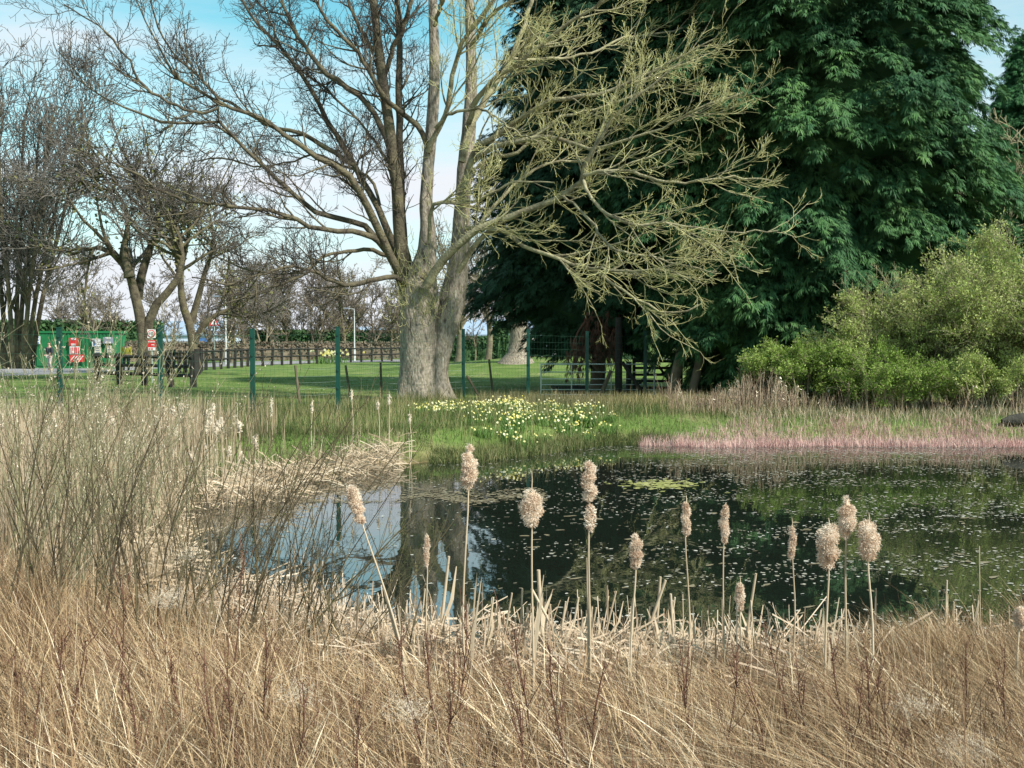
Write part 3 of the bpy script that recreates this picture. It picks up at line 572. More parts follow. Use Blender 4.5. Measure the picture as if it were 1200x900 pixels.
for i, (px, Y, h, sp, iv, st) in enumerate([(284, 100, 8.5, 35, 0, 1), (272, 88, 8.0, 60, 1500, 1), (306, 104, 8.8, 35, 300, 2), (334, 108, 9.2, 38, 800, 1), (364, 106, 8.6, 32, 0, 2),
                                            (402, 108, 9.0, 40, 1800, 1), (455, 100, 7.6, 52, 900, 2), (437, 112, 8, 40, 0, 1)]):
    bare_tree('far_tree', lab[i], XA(px, Y), Y, h, .16, 30 + i, stems=st, spread=sp, n1=26, n2=6, n3=4, up=.08, twr=.02, ivy=iv, l1=.36, first=.18, group='bare trees in the far row')
for px, Y, h, st, lb in ((316, 118, 9.5, 1, 'tallest pale grey tree in the back of the far row'), (350, 122, 9, 2, 'grey twiggy tree behind the far row, right of the second fence post'), (384, 120, 9.4, 1, 'grey twiggy tree behind the far row, left of the third fence post'), (422, 124, 9.4, 2, 'grey twiggy tree behind the second lamp column'),
                         (200, 118, 8, 2, 'pale bare tree far behind the stout forked tree'), (130, 110, 8, 2, 'bare tree behind the right end of the green container'), (70, 112, 8.5, 1, 'bare tree behind the left end of the green container'), (246, 120, 8.5, 1, 'grey bare tree behind the warning triangle'), (472, 118, 8.2, 1, 'grey twiggy tree just touching the left side of the big trunk')):
    bare_tree('far_tree', lb, XA(px, Y), Y, h, .14, int(px), stems=st, spread=44, n1=26, n2=6, n3=4, up=.08, twr=.022, l1=.4, first=.12, group='bare trees in the far row')
bare_tree('far_tree', 'grey trunked bare tree seen between the big trunk and green fence post', XA(537, 78), 78, 9, .33, 45, spread=45, n1=22, n2=6, n3=4, twr=.018, group='bare trees beyond the mound')
bare_tree('far_tree', 'slender pale tree left of the stout trunk on the mound', XA(571, 86), 86, 11, .26, 46, spread=40, n1=24, n2=6, n3=4, twr=.018, group='bare trees beyond the mound')
bare_tree('far_tree', 'tiny thin sapling in front of the pale shed beyond the field', XA(556, 80), 80, 4.6, .05, 47, spread=50, n1=14, n2=4, n3=2, twr=.015, group='bare trees beyond the mound')
Y4 = 56
bare_tree('stout_tree', 'stout old trunk with flared roots on the grassy mound', XA(607, Y4), Y4, 9, .9, 48, stems=3, spread=55, n1=18, n2=6, n3=4, up=.05, twr=.013, l1=.5, first=.45,
          trunk_pts=[TP([(606, 428, 36), (607, 420, 28), (608, 405, 24), (608, 385, 22), (606, 365, 22), (604, 340, 16), (600, 310, 10), (590, 270, 5)], Y4),
                     TP([(604, 380, 12), (594, 365, 12), (582, 350, 9), (568, 335, 6), (545, 322, 3)], Y4), TP([(610, 375, 12), (622, 355, 11), (632, 330, 9), (640, 290, 6), (650, 250, 3)], Y4)], bark='bark_main')
# off to the right, bare tangle between the cypresses
bare_tree('bare_bush', 'pale leafless tangle of twigs between the two right cypresses', XA(1132, 40), 40, 9.5, .12, 49, stems=4, spread=45, n1=16, n2=6, n3=4, up=.05, twr=.011, tw='shrub_twig', l1=.28)

# ------------------------------------------------------------------ hedges, sheds
def hedge(name, label, p0, p1, hgt, thick, n, m, leaf=.16):
    base = ((p0[0] + p1[0]) / 2, (p0[1] + p1[1]) / 2, 0); mb = MB()
    p0 = np.array(p0); p1 = np.array(p1); L_ = np.linalg.norm(p1 - p0); d = (p1 - p0) / L_; s = np.array([-d[1], d[0]]); k = max(8, int(L_ / .5))
    prof = [(-.5, 0), (-.52, .5), (-.42, .88), (-.1, 1), (.2, 1), (.45, .85), (.5, .4), (.5, 0)]
    V = []
    for i in range(k):
        c = p0 + d * L_ * i / (k - 1); z = float(hg(c[0], c[1]))
        for a, b in prof: q = c + s * a * thick * rng.uniform(.85, 1.1); V.append((q[0], q[1], z + b * hgt * rng.uniform(.84, 1.0) - (.05 if b == 0 else 0)))
    i = (np.arange(k - 1) * 8)[:, None]; j = np.arange(7)[None]
    mb.add(V, np.stack([i + j, i + j + 1, i + 9 + j, i + 8 + j], -1).reshape(-1, 4), .3)
    t = rng.random(n); a = rng.uniform(0, np.pi, n); c = p0 + d * (t * L_)[:, None] - s * (np.cos(a) * thick * .52)[:, None]
    z = hg(c[:, 0], c[:, 1]) + np.where(np.sin(a) > .6, hgt * rng.uniform(.85, 1.08, n), hgt * rng.uniform(.02, 1, n)); C = np.c_[c, z]
    D = nrm(rng.normal(size=(n, 3))); ribbons(mb, np.stack([C, C + D * leaf * .5, C + D * leaf], 1), np.tile([[leaf * .3, leaf * .8, leaf * .1]], (n, 1)), nrm(rng.normal(size=(n, 3))))
    z0 = float(hg(base[0], base[1])); b3 = (base[0], base[1], z0); o = rel(mb, b3).build(name, m); o.location = b3; return tag(o, label, 'hedge')
hedge('beech_hedge', 'long low brown beech hedge running behind the dark rail fence', (XA(120, 92), 92), (XA(470, 112), 112), 1.5, 1.6, 9000, M['beech'], .25)
hedge('evergreen_hedge', 'dark blue green hedge behind the brown beech hedge', (XA(285, 120), 120), (XA(475, 120), 120), 2.6, 2.5, 9000, M['hedge'], .4)
hedge('evergreen_hedge', 'dark green clipped hedge behind the stout tree and noticeboard', (XA(520, 95), 95), (XA(760, 95), 95), 1.9, 2.0, 9000, M['hedge'], .3)
hedge('evergreen_hedge', 'dark hedge far beyond the green container at the left edge', (XA(-80, 105), 105), (XA(190, 112), 112), 3.4, 2.5, 9000, M['hedge'], .4)
hedge('evergreen_hedge', 'rounded bright green bush left of the stout tree', (XA(579, 88), 88), (XA(596, 88), 88), 3.0, 2.4, 2500, M['hedge'], .25)
def shed(label, x, y, wx, wy, hw, hr):
    z = float(hg(x, y)); root = thing('warehouse', label, 'building', (x, y, z)); mb = MB(); box(mb, (0, 0, hw / 2 - .1), (wx, wy, hw + .2)); mb.build('wall', M['shed_wall'], root)
    mb = MB(); e = .3; X, Yh = wx / 2 + e, wy / 2 + e
    V = [(-X, -Yh, hw), (X, -Yh, hw), (X, 0, hr), (-X, 0, hr), (-X, Yh, hw), (X, Yh, hw)]; V += [(a, b, c + .15) for a, b, c in V]
    mb.add(V, [(6, 7, 8, 9), (9, 8, 11, 10), (0, 3, 2, 1), (3, 4, 5, 2), (0, 1, 7, 6), (4, 10, 11, 5), (1, 2, 8, 7), (2, 5, 11, 8), (0, 6, 9, 3), (3, 9, 10, 4)]); mb.build('roof', M['shed_roof'], root)
    for i in range(4):
        m_ = MB(); box(m_, (-wx * .38 + i * wx * .25, -wy / 2 - .03, hw * .55), (wx * .12, .1, hw * .3)); m_.build('window', M['grey_board'], root)
    m_ = MB(); box(m_, (wx * .25, -wy / 2 - .03, 1.1), (wx * .1, .12, 2.2)); m_.build('door', M['blue'], root)
shed('pale blue shed seen past the right side of the big trunk', XA(566, 150), 150, 16, 10, 2.5, 4.6)
shed('pale blue warehouse behind the noticeboard and blue sign', XA(652, 140), 140, 12, 10, 3.2, 5.0)
shed('low shed with pale blue roof behind the far rail fence', XA(442, 150), 150, 8, 8, 2.2, 3.6)
shed('long pale blue building far behind the stout forked tree', XA(212, 160), 160, 18, 10, 2.6, 4.6)

# ------------------------------------------------------------------ green mesh security fence
def security_fence():
    pts = [(XA(-60, 22.6), 22.6), (XA(70, 23.3), 23.3), (XA(188, 24.3), 24.3), (XA(296, 25.3), 25.3), (XA(396, 26.0), 26.0), (XA(472, 30.2), 33.0), (XA(543, 33.4), 33.4), (XA(619, 32.6), 32.6), (XA(688, 33.4), 33.4), (XA(756, 34.2), 34.2)]
    z0 = float(hg(*pts[4])); base = (pts[4][0], pts[4][1], z0)
    root = thing('mesh_fence', 'dark green welded mesh fence on square posts crossing behind the pond', 'fence', base)
    H = 2.0
    for i, (x, y) in enumerate(pts):
        if i == 5: continue
        z = float(hg(x, y)); mb = MB(); box(mb, (x, y, z + H / 2 - .1), (.10, .08, H + .3)); box(mb, (x, y, z + H + .06), (.11, .09, .02))
        for q in range(5): box(mb, (x, y - .05, z + .2 + q * .42), (.05, .03, .05))
        rel(mb, base).build('fence_post', M['green_steel'], root)
    pp = [p for i, p in enumerate(pts) if i != 5]
    for a, b in zip(pp[:-1], pp[1:]):
        a = np.array(a); b = np.array(b); za, zb = float(hg(*a)), float(hg(*b)); mb = MB(); P = []; P2 = []
        L_ = np.linalg.norm(b - a)
        for h in np.arange(.1, H, .2): P.append([(*a, za + h), (*b, zb + h)])
        P = np.array(P); tubes(mb, P, np.full(P.shape[:2], .0028), 3)
        for t in np.arange(.1, L_, .1):
            c = a + (b - a) * t / L_; zc = za + (zb - za) * t / L_; P2.append([(*c, zc + .08), (*c, zc + H - .1)])
        P2 = np.array(P2); tubes(mb, P2, np.full(P2.shape[:2], .0016), 3)
        rel(mb, base).build('mesh_panel', M['wire'], root)
security_fence()
# ------------------------------------------------------------------ old wire fence with leaning posts
def wire_fence():
    posts = [((346, 428), (352, 470), 30), ((405, 428), (411, 468), 33), ((446, 425), (447, 471), 34), ((573, 421), (578, 470), 36), ((547, 440), (563, 474), 35.5), ((531, 0), (0, 0), 0)]
    base = (XA(447, 34), 34, float(hg(XA(447, 34), 34)))
    root = thing('wire_fence', 'old stock wire fence on leaning weathered stakes behind the green mesh fence', 'fence', base); tops = []
    for a, b, Y in posts:
        if Y == 0: continue
        p = AT(a[0], a[1], Y); q = AT(b[0], b[1], Y); q[2] = float(hg(q[0], Y)) - .1; mb = MB(); bar(mb, q, p, .085, 7, w2=.07)
        rel(mb, base).build('fence_stake', M['old_wood'], root)
        if a[0] != 547: tops.append((q, p))
    mb = MB()
    for (q0, p0), (q1, p1) in zip(tops[:-1], tops[1:]):
        P = []
        for t in (.3, .45, .6, .75, .92):
            s, e = q0 + (p0 - q0) * t, q1 + (p1 - q1) * t; P.append([s, (s * 2 + e) / 3 - [0, 0, .02], (s + 2 * e) / 3 - [0, 0, .02], e])
        P = np.array(P); tubes(mb, P, np.full(P.shape[:2], .003), 3)
    rel(mb, base).build('wire', M['galv'], root)
wire_fence()
# ------------------------------------------------------------------ gates and posts under the cypress
def gates():
    Y = 34.9; x0, x1 = XA(634, Y), XA(800, Y); z = float(hg(x0, Y)); root = thing('field_gate', 'grey tubular metal field gate closed under the dead brown bough', 'gate', (x0, Y, z))
    Wd = x1 - x0 - .9; zt = 1.03; mb = MB(); zs = [.06, .22, .38, .56, .78, zt]
    def b3(n_, a, b, w_): m_ = MB(); bar(m_, a, b, w_, 8); m_.build(n_, M['galv'], root)
    for q in zs: b3('rail', (0, 0, q), (Wd, 0, q), .045 if q in (zs[0], zt) else .032)
    for xx in (0, Wd * .27, Wd * .62, Wd): b3('upright', (xx, 0.002, .03), (xx, 0.002, zt + .03), .05 if xx in (0, Wd) else .035)
    def post(label, px, ytop, Y, w_, lean=0):
        x = XA(px, Y); z = float(hg(x, Y)); top = AT(px, ytop, Y)[2]; mb = MB(); bar(mb, (0, 0, -.2), (lean, 0, top - z), w_, 8, w2=w_ * .93)
        o = mb.build('gate_post', M['dark_wood'], None); o.location = (x, Y, z); return tag(o, label, 'post')
    post('thick dark timber post rising into the dead brown bough', 725, 372, 34.4, .24)
    post('shorter dark timber post just right of the thick one', 737, 424, 35.6, .2)
    post('dark round post at the far end of the wooden gate', 797, 428, 36.2, .2)
    for nm, lb, a, b, Y in (('timber_brace', 'leaning timber brace left of the thick gate post', (716, 434), (702, 470), 34.3), ('timber_brace', 'dark slanting pole right of the thick gate post', (729, 424), (757, 471), 34.2)):
        p = AT(a[0], a[1], Y); q = AT(b[0], b[1], Y); q[2] = float(hg(q[0], Y)) - .05; mb = MB(); bar(mb, (0, 0, 0), p - q, .15, 7, w2=.12); o = mb.build(nm, M['old_wood'] if a[0] < 720 else M['dark_wood']); o.location = [float(v) for v in q]; tag(o, lb, 'pole')
    Y = 36.0; x0 = XA(741, Y); x1 = XA(795, Y); z = float(hg(x0, Y)); root = thing('wooden_gate', 'dark wooden five bar gate behind the cypress stems', 'gate', (x0, Y, z)); W_ = x1 - x0
    for q in (.25, .47, .68, .9, 1.12): m_ = MB(); box(m_, (W_ / 2, 0, q), (W_, .05, .085)); m_.build('rail', M['dark_wood'], root)
    for xx in (.05, W_ - .05): m_ = MB(); box(m_, (xx, -.04, .65), (.1, .05, 1.15)); m_.build('stile', M['dark_wood'], root)
    for a, b in (((.1, .2), (W_ / 2, 1.1)), ((W_ - .1, .2), (W_ / 2, 1.1))): m_ = MB(); bar(m_, (a[0], -.07, a[1]), (b[0], -.07, b[1]), .06); m_.build('brace', M['dark_wood'], root)
    # trough
    Y = 35.6; x = XA(668, Y); z = float(hg(x, Y)); root = thing('water_trough', 'black water trough lying in the grass behind the metal gate', 'trough', (x, Y, z))
    mb = MB(); prof = [(-.6, -.22, 0), (.6, -.22, 0), (.6, .22, 0), (-.6, .22, 0)]
    o_ = [(-.6, -.22), (.6, -.22), (.6, .22), (-.6, .22)]; V = [(a * .9, b * .85, 0) for a, b in o_] + [(a, b, .27) for a, b in o_] + [(a * .93, b * .85, .27) for a, b in o_] + [(a * .85, b * .7, .08) for a, b in o_]
    f = [(0, 3, 2, 1)]
    for l0 in (0, 4, 8):
        for i in range(4): f.append((l0 + i, l0 + (i + 1) % 4, l0 + 4 + (i + 1) % 4, l0 + 4 + i))
    f.append((12, 13, 14, 15)); mb.add(V, f); mb.build('basin', M['black'], root); m_ = MB(); box(m_, (0, -.24, .25), (1.24, .03, .05)); box(m_, (0, .24, .25), (1.24, .03, .05)); m_.build('rim', M['dark_wood'], root)
gates()

# ------------------------------------------------------------------ dark rail fences beyond the field
def rail_fence(label, pts, H, nrails, pw, spacing, name='rail_fence'):
    z0 = float(hg(*pts[0])); base = (pts[0][0], pts[0][1], z0); root = thing(name, label, 'fence', base)
    q = np.array(pts); seg = np.linalg.norm(np.diff(q, axis=0), axis=1); L_ = np.concatenate([[0], np.cumsum(seg)]); n = int(L_[-1] / spacing) + 1
    s = np.linspace(0, L_[-1], n); P = np.stack([np.interp(s, L_, q[:, i]) for i in (0, 1)], 1); Z = hg(P[:, 0], P[:, 1])
    for p, z in zip(P, Z): mb = MB(); h_ = H * rng.uniform(.95, 1.05); box(mb, (p[0], p[1], z + h_ / 2 - .1), (pw, pw, h_ + .2), ry=rng.normal(0, .03)); rel(mb, base).build('fence_post', M['dark_wood'], root)
    for r_ in range(nrails):
        mb = MB(); h_ = H * (.9 - r_ * .8 / max(1, nrails)) - .02
        for a, b, za, zb in zip(P[:-1], P[1:], Z[:-1], Z[1:]): bar(mb, (a[0], a[1] - pw / 2 - .03, za + h_), (b[0], b[1] - pw / 2 - .03, zb + h_), .09, 4)
        rel(mb, base).build('rail', M['dark_wood'], root)
rail_fence('near dark timber rail fence beside the grey road, below the speed sign', [(XA(114, 45.5), 45.5), (XA(152, 44), 44), (XA(190, 43), 43), (XA(226, 41.5), 41.5)], 1.3, 3, .2, 1.35)
rail_fence('long dark post and rail fence running back along the far edge of the lawn', [(XA(228, 52), 52), (XA(236, 66), 66), (XA(300, 77), 77), (XA(400, 90), 90), (XA(470, 97), 97)], 1.3, 2, .17, 1.35)
rail_fence('short dark fence posts crossing behind the near rail fence', [(XA(196, 58), 58), (XA(236, 64), 64)], 1.25, 1, .18, 1.0)
# a few old tyres/stumps by the fence end
# ------------------------------------------------------------------ container, signs, people
def board(mb, x, y, z, w_, h_, mi=0, t=.03): box(mb, (x, y, z), (w_, t, h_), mi=mi)
def site():
    Y = 70; x0, x1 = XA(40, Y), XA(134, Y); cx = (x0 + x1) / 2; z = float(hg(cx, Y)); root = thing('shipping_container', 'bright green container cabin covered with notices beyond the road', 'container', (cx, Y + 1.2, z))
    W_ = x1 - x0; mb = MB(); n = 44; H = 2.35
    xs = np.repeat(np.linspace(-W_ / 2 + .1, W_ / 2 - .1, n), 2)[1:-1]; ys = np.tile([-1.2, -1.2, -1.16, -1.16], n)[:len(xs)]
    V = np.concatenate([np.c_[xs, ys, np.full(len(xs), .15)], np.c_[xs, ys, np.full(len(xs), H - .1)]]); m = len(xs)
    mb.add(V, [(i, i + 1, m + i + 1, m + i) for i in range(m - 1)]); box(mb, (0, .06, H / 2 + .05), (W_ - .22, 2.4, H - .2)); mb.build('wall', M['container'], root)
    mb = MB(); box(mb, (0, 0, H), (W_, 2.5, .14)); box(mb, (0, -1.17, .1), (W_, .12, .18))
    for s in (-1, 1): box(mb, (s * (W_ / 2 - .06), -1.18, H / 2), (.13, .13, H - .1))
    mb.build('frame', M['container'], root)
    for a in (52, 68): mb = MB(); box(mb, (XA(a, Y) - cx, -1.24, 1.2), (.9, .06, 2.0)); mb.build('shutter', M['container'], root)
    def sgn(name, label, px0, px1, py0, py1, col, fn=None, dy=-1.35, mat2=None):
        a, b = AT(px0, py0, Y - .15), AT(px1, py1, Y - .15); w_, h_ = b[0] - a[0], a[2] - b[2]; c = (a + b) / 2
        r_ = thing(name, label, 'sign', (c[0], Y - .18, c[2])); m_ = MB(); board(m_, 0, 0, 0, w_, h_); m_.build('panel', M[col], r_)
        if fn: m2 = MB(); fn(m2, w_, h_); m2.build('lettering', M[mat2], r_)
    def lines(rows, fx=.7):
        def f(m_, w_, h_):
            g = np.random.default_rng(3)
            for i in range(rows):
                zz = h_ * (.36 - .72 * i / max(1, rows - 1)); ww = fx * g.uniform(.7, 1); nn = 5
                for j in range(nn): box(m_, (-w_ * ww / 2 + w_ * ww * (j + .5) / nn, -.025, zz), (w_ * ww / nn * .65, .02, h_ * .5 / rows))
        return f
    sgn('notice_board', 'small white notice at the left end of the green container', 41, 47.5, 394, 403, 'white', lines(3), mat2='blue')
    sgn('warning_sign', 'red notice at top centre of the green container', 81, 92, 396, 405, 'red', lines(2), mat2='white')
    sgn('warning_sign', 'white notice with tall red marks below the red notice', 82, 94, 406, 415, 'white', lambda m_, w_, h_: [box(m_, (-w_ * .36 + i * w_ * .18, -.025, 0), (w_ * .09, .02, h_ * .8)) for i in range(5)], mat2='red')
    sgn('warning_sign', 'pink and red striped panel lowest on the container', 82, 99, 415.5, 424, 'red', lambda m_, w_, h_: [box(m_, (-w_ * .3 + i * w_ * .2, -.025, 0), (w_ * .05, .02, h_ * .85), ry=.7) for i in range(4)], mat2='white')
    sgn('notice_board', 'white and blue notice on the right half of the container', 108, 118, 397, 406, 'white', lambda m_, w_, h_: box(m_, (-w_ * .25, -.025, 0), (w_ * .18, .02, h_ * .8)), mat2='blue')
    sgn('notice_board', 'cream notice under the white and blue one', 111, 119, 407, 414, 'cream', lines(3), mat2='grey_board')
    sgn('notice_board', 'grey notice near the right end of the container', 121, 133, 395, 402.5, 'grey_board', lines(2), mat2='white')
    sgn('notice_board', 'small yellowish notice under the grey notice', 126, 131, 405, 414, 'cream', lines(3), mat2='grey_board')
    # speed sign
    Y = 46.2; x = XA(178, Y); z = float(hg(x, Y)); root = thing('speed_sign', 'white round 10 speed sign above a red notice on a post', 'road sign', (x, Y, z))
    c = AT(178, 391, Y)[2] - z; mb = MB(); bar(mb, (0, .03, -.1), (0, .03, c + .15), .06, 8); mb.build('post', M['galv'], root)
    def disc(r, y, t, m_): P = np.array([[(0, y, c), (0, y - t, c)]]); tubes(m_, P, np.full((1, 2), r), 32, cap=True, smooth=False)
    mb = MB(); board(mb, 0, 0, c, .34, .36); mb.build('backing_plate', M['white'], root)
    mb = MB(); disc(.16, -.018, .012, mb); mb.build('red_ring', M['red'], root); mb = MB(); disc(.125, -.033, .01, mb); mb.build('white_disc', M['white'], root)
    def text(s, size, loc, m_, par):
        cu = bpy.data.curves.new('lettering', 'FONT'); cu.body = s; cu.size = size; cu.align_x = 'CENTER'; cu.align_y = 'CENTER'; cu.extrude = .004; cu.materials.append(m_)
        tmp = bpy.data.objects.new('lettering', cu); me = bpy.data.meshes.new_from_object(tmp); bpy.data.objects.remove(tmp); o = bpy.data.objects.new('lettering', me); COL.objects.link(o); o.parent = par; o.location = loc; o.rotation_euler = (R(90), 0, 0); return o
    text('10', .2, (0, -.05, c), M['black'], root)
    mb = MB(); board(mb, 0, 0, c - .42, .36, .3); mb.build('red_panel', M['red'], root)
    mb = MB()
    for i in range(5): box(mb, (-.12 + i * .06, -.02, c - .34), (.035, .01, .05))
    box(mb, (.05, -.02, c - .47), (.12, .01, .03)); mb.build('lettering', M['white'], root)
    mb = MB(); board(mb, 0, 0, c - .64, .3, .12); mb.build('lower_panel', M['white'], root)
    mb = MB(); box(mb, (-.03, -.02, c - .64), (.18, .01, .05)); mb.build('lettering', M['red'], root)
    # warning triangle
    Y = 74; x = XA(251.5, Y); z = float(hg(x, Y)); root = thing('warning_triangle', 'red bordered triangular road sign among the trees left of the lamp column', 'road sign', (x, Y, z))
    c = AT(251, 378, Y)[2] - z; mb = MB(); bar(mb, (0, .04, -.1), (0, .04, c + .2), .06, 8); mb.build('post', M['galv'], root)
    def tri(s, y, m_): V = [(-s, y, -s * .6), (s, y, -s * .6), (0, y, s * 1.1)]; V = V + [(a, b - .012, c_) for a, b, c_ in V]; V = [(a, b, c_ + c) for a, b, c_ in V]; m_.add(V, [(3, 4, 5), (0, 2, 1)]); m_.add(V, [(0, 1, 4, 3), (1, 2, 5, 4), (2, 0, 3, 5)])
    mb = MB(); tri(.34, 0, mb); mb.build('red_border', M['red'], root); mb = MB(); tri(.22, -.015, mb); mb.build('white_face', M['white'], root)
    mb = MB(); box(mb, (0, -.036, c + .02), (.05, .01, .16)); mb.build('symbol', M['black'], root)
    for px, yt, Y, lb in ((265, 348, 82, 'tall pale lamp column just right of the warning triangle'), (415.5, 362, 98, 'pale lamp column standing in the far row of trees left of the big trunk')):
        x = XA(px, Y); z = float(hg(x, Y)); top = AT(px, yt, Y)[2] - z; root = thing('lamp_column', lb, 'street lamp', (x, Y, z))
        mb = MB(); bar(mb, (0, 0, -.1), (0, 0, top), .14, 8, w2=.08); bar(mb, (0, 0, 0), (0, 0, 1.2), .2, 8); mb.build('column', M['pale_metal'], root)
        mb = MB(); bar(mb, (0, 0, top - .03), (-.5, 0, top + .05), .06, 6); mb.build('arm', M['pale_metal'], root); mb = MB(); box(mb, (-.7, 0, top + .06), (.5, .2, .1)); box(mb, (-.7, 0, top), (.36, .15, .04)); mb.build('lamp_head', M['grey_board'], root)
    # noticeboard, blue sign
    Y = 84
    def psign(name, label, pxa, pxb, ya, yb, col, posts, yb2):
        a, b = AT(pxa, ya, Y), AT(pxb, yb, Y); cx = (a[0] + b[0]) / 2; z = float(hg(cx, Y)); root = thing(name, label, 'sign', (cx, Y, z)); m_ = MB(); board(m_, 0, 0, (a[2] + b[2]) / 2 - z, b[0] - a[0], a[2] - b[2], t=.06)
        m_.build('panel', M[col], root)
        for p in posts: m_ = MB(); box(m_, (XA(p, Y) - cx, .07, (a[2] - z) / 2), (.12, .06, a[2] - z)); m_.build('post', M['white'], root)
        m_ = MB(); w_ = b[0] - a[0]; box(m_, (w_ * .02, -.04, (a[2] + b[2]) / 2 - z + .05), (w_ * .4, .015, .1)); m_.build('lettering', M['white'], root)
    psign('information_board', 'wide grey information board on pale legs beyond the mound', 631, 646, 397, 408, 'grey_board', (634.5, 645), 0)
    psign('information_board', 'small blue information board right of the grey one, on white legs', 647, 656, 401, 408.5, 'blue', (648, 650.5, 653.6), 0)
    Y = 62
    x = XA(624, Y); z = float(hg(x, Y)); root = thing('utility_post', 'thin post with white boxes right of the stout tree', 'post', (x, Y, z)); mb = MB(); bar(mb, (.1, 0, -.1), (.1, 0, 1.9), .1, 6); mb.build('post', M['back_bark'], root)
    for px, py, w_, h_ in ((625, 398.5, .14, .2), (626, 404, .12, .2), (624, 409.5, .36, .26)): p = AT(px, py, Y); m_ = MB(); box(m_, (p[0] - x, -.1, p[2] - z), (w_, .12, h_)); m_.build('box', M['white'], root)
site()
def person(label, px, Y, h, top, legs, rz=0):
    x = XA(px, Y); z = float(hg(x, Y)); root = thing('person', label, 'person', (x, Y, z), rz); s = h / 1.75
    def skin(name, verts, edges, radii, m_, par):
        me = bpy.data.meshes.new(name); me.from_pydata([tuple(np.array(v) * s) for v in verts], edges, []); me.update(); o = bpy.data.objects.new(name, me); COL.objects.link(o); o.parent = par
        md = o.modifiers.new('skin', 'SKIN'); md.use_smooth_shade = True
        for v, r_ in zip(me.skin_vertices[0].data, radii): v.radius = (r_[0] * s, r_[1] * s)
        me.skin_vertices[0].data[0].use_root = True
        o.modifiers.new('sub', 'SUBSURF').levels = 1; o.modifiers[-1].render_levels = 2; me.materials.append(m_); return o
    V = [(0, 0, .95), (0, 0, 1.2), (0, 0, 1.42), (0, -.01, 1.52), (0, -.02, 1.62), (0, -.02, 1.72),
         (.1, 0, .88), (.11, -.02, .5), (.12, .03, .1), (.12, -.1, .04), (-.1, 0, .88), (-.13, .04, .5), (-.14, .08, .1), (-.14, -.05, .04),
         (.2, 0, 1.4), (.27, 0, 1.12), (.25, -.12, .9), (.25, -.18, .82), (-.2, 0, 1.4), (-.26, 0, 1.12), (-.2, -.16, .95), (-.18, -.22, .9)]
    E = [(0, 1), (1, 2), (2, 3), (3, 4), (4, 5), (0, 6), (6, 7), (7, 8), (8, 9), (0, 10), (10, 11), (11, 12), (12, 13), (2, 14), (14, 15), (15, 16), (16, 17), (2, 18), (18, 19), (19, 20), (20, 21)]
    Rr = [(.15, .1), (.15, .1), (.13, .09), (.055, .055), (.09, .1), (.07, .08), (.085, .09), (.06, .06), (.045, .045), (.04, .035), (.085, .09), (.06, .06), (.045, .045), (.04, .035), (.06, .06), (.045, .045), (.035, .035), (.03, .035), (.06, .06), (.045, .045), (.035, .035), (.03, .035)]
    skin('body', V, E, Rr, M['skin'], root)
    skin('jacket', [V[0], V[1], V[2], V[14], V[15], V[16], V[18], V[19], V[20]], [(0, 1), (1, 2), (2, 3), (3, 4), (4, 5), (2, 6), (6, 7), (7, 8)], [(.18, .13), (.18, .13), (.16, .12), (.08, .08), (.065, .065), (.055, .055), (.08, .08), (.065, .065), (.055, .055)], M[top], root)
    skin('trousers', [V[0], V[6], V[7], V[8], V[10], V[11], V[12]], [(0, 1), (1, 2), (2, 3), (0, 4), (4, 5), (5, 6)], [(.165, .115), (.1, .11), (.08, .08), (.065, .065), (.1, .11), (.08, .08), (.065, .065)], M[legs], root)
    skin('hair', [(0, .0, 1.65), (0, -.0, 1.74)], [(0, 1)], [(.095, .1), (.08, .09)], M['hair'], root)
person('person in a yellow jacket standing behind the near rail fence', 148, 62, 1.75, 'hivis', 'dark_cloth', .4)
person('person in a dark top and light trousers beside the green container', 58, 66, 1.7, 'dark_cloth', 'light_cloth', -.5)

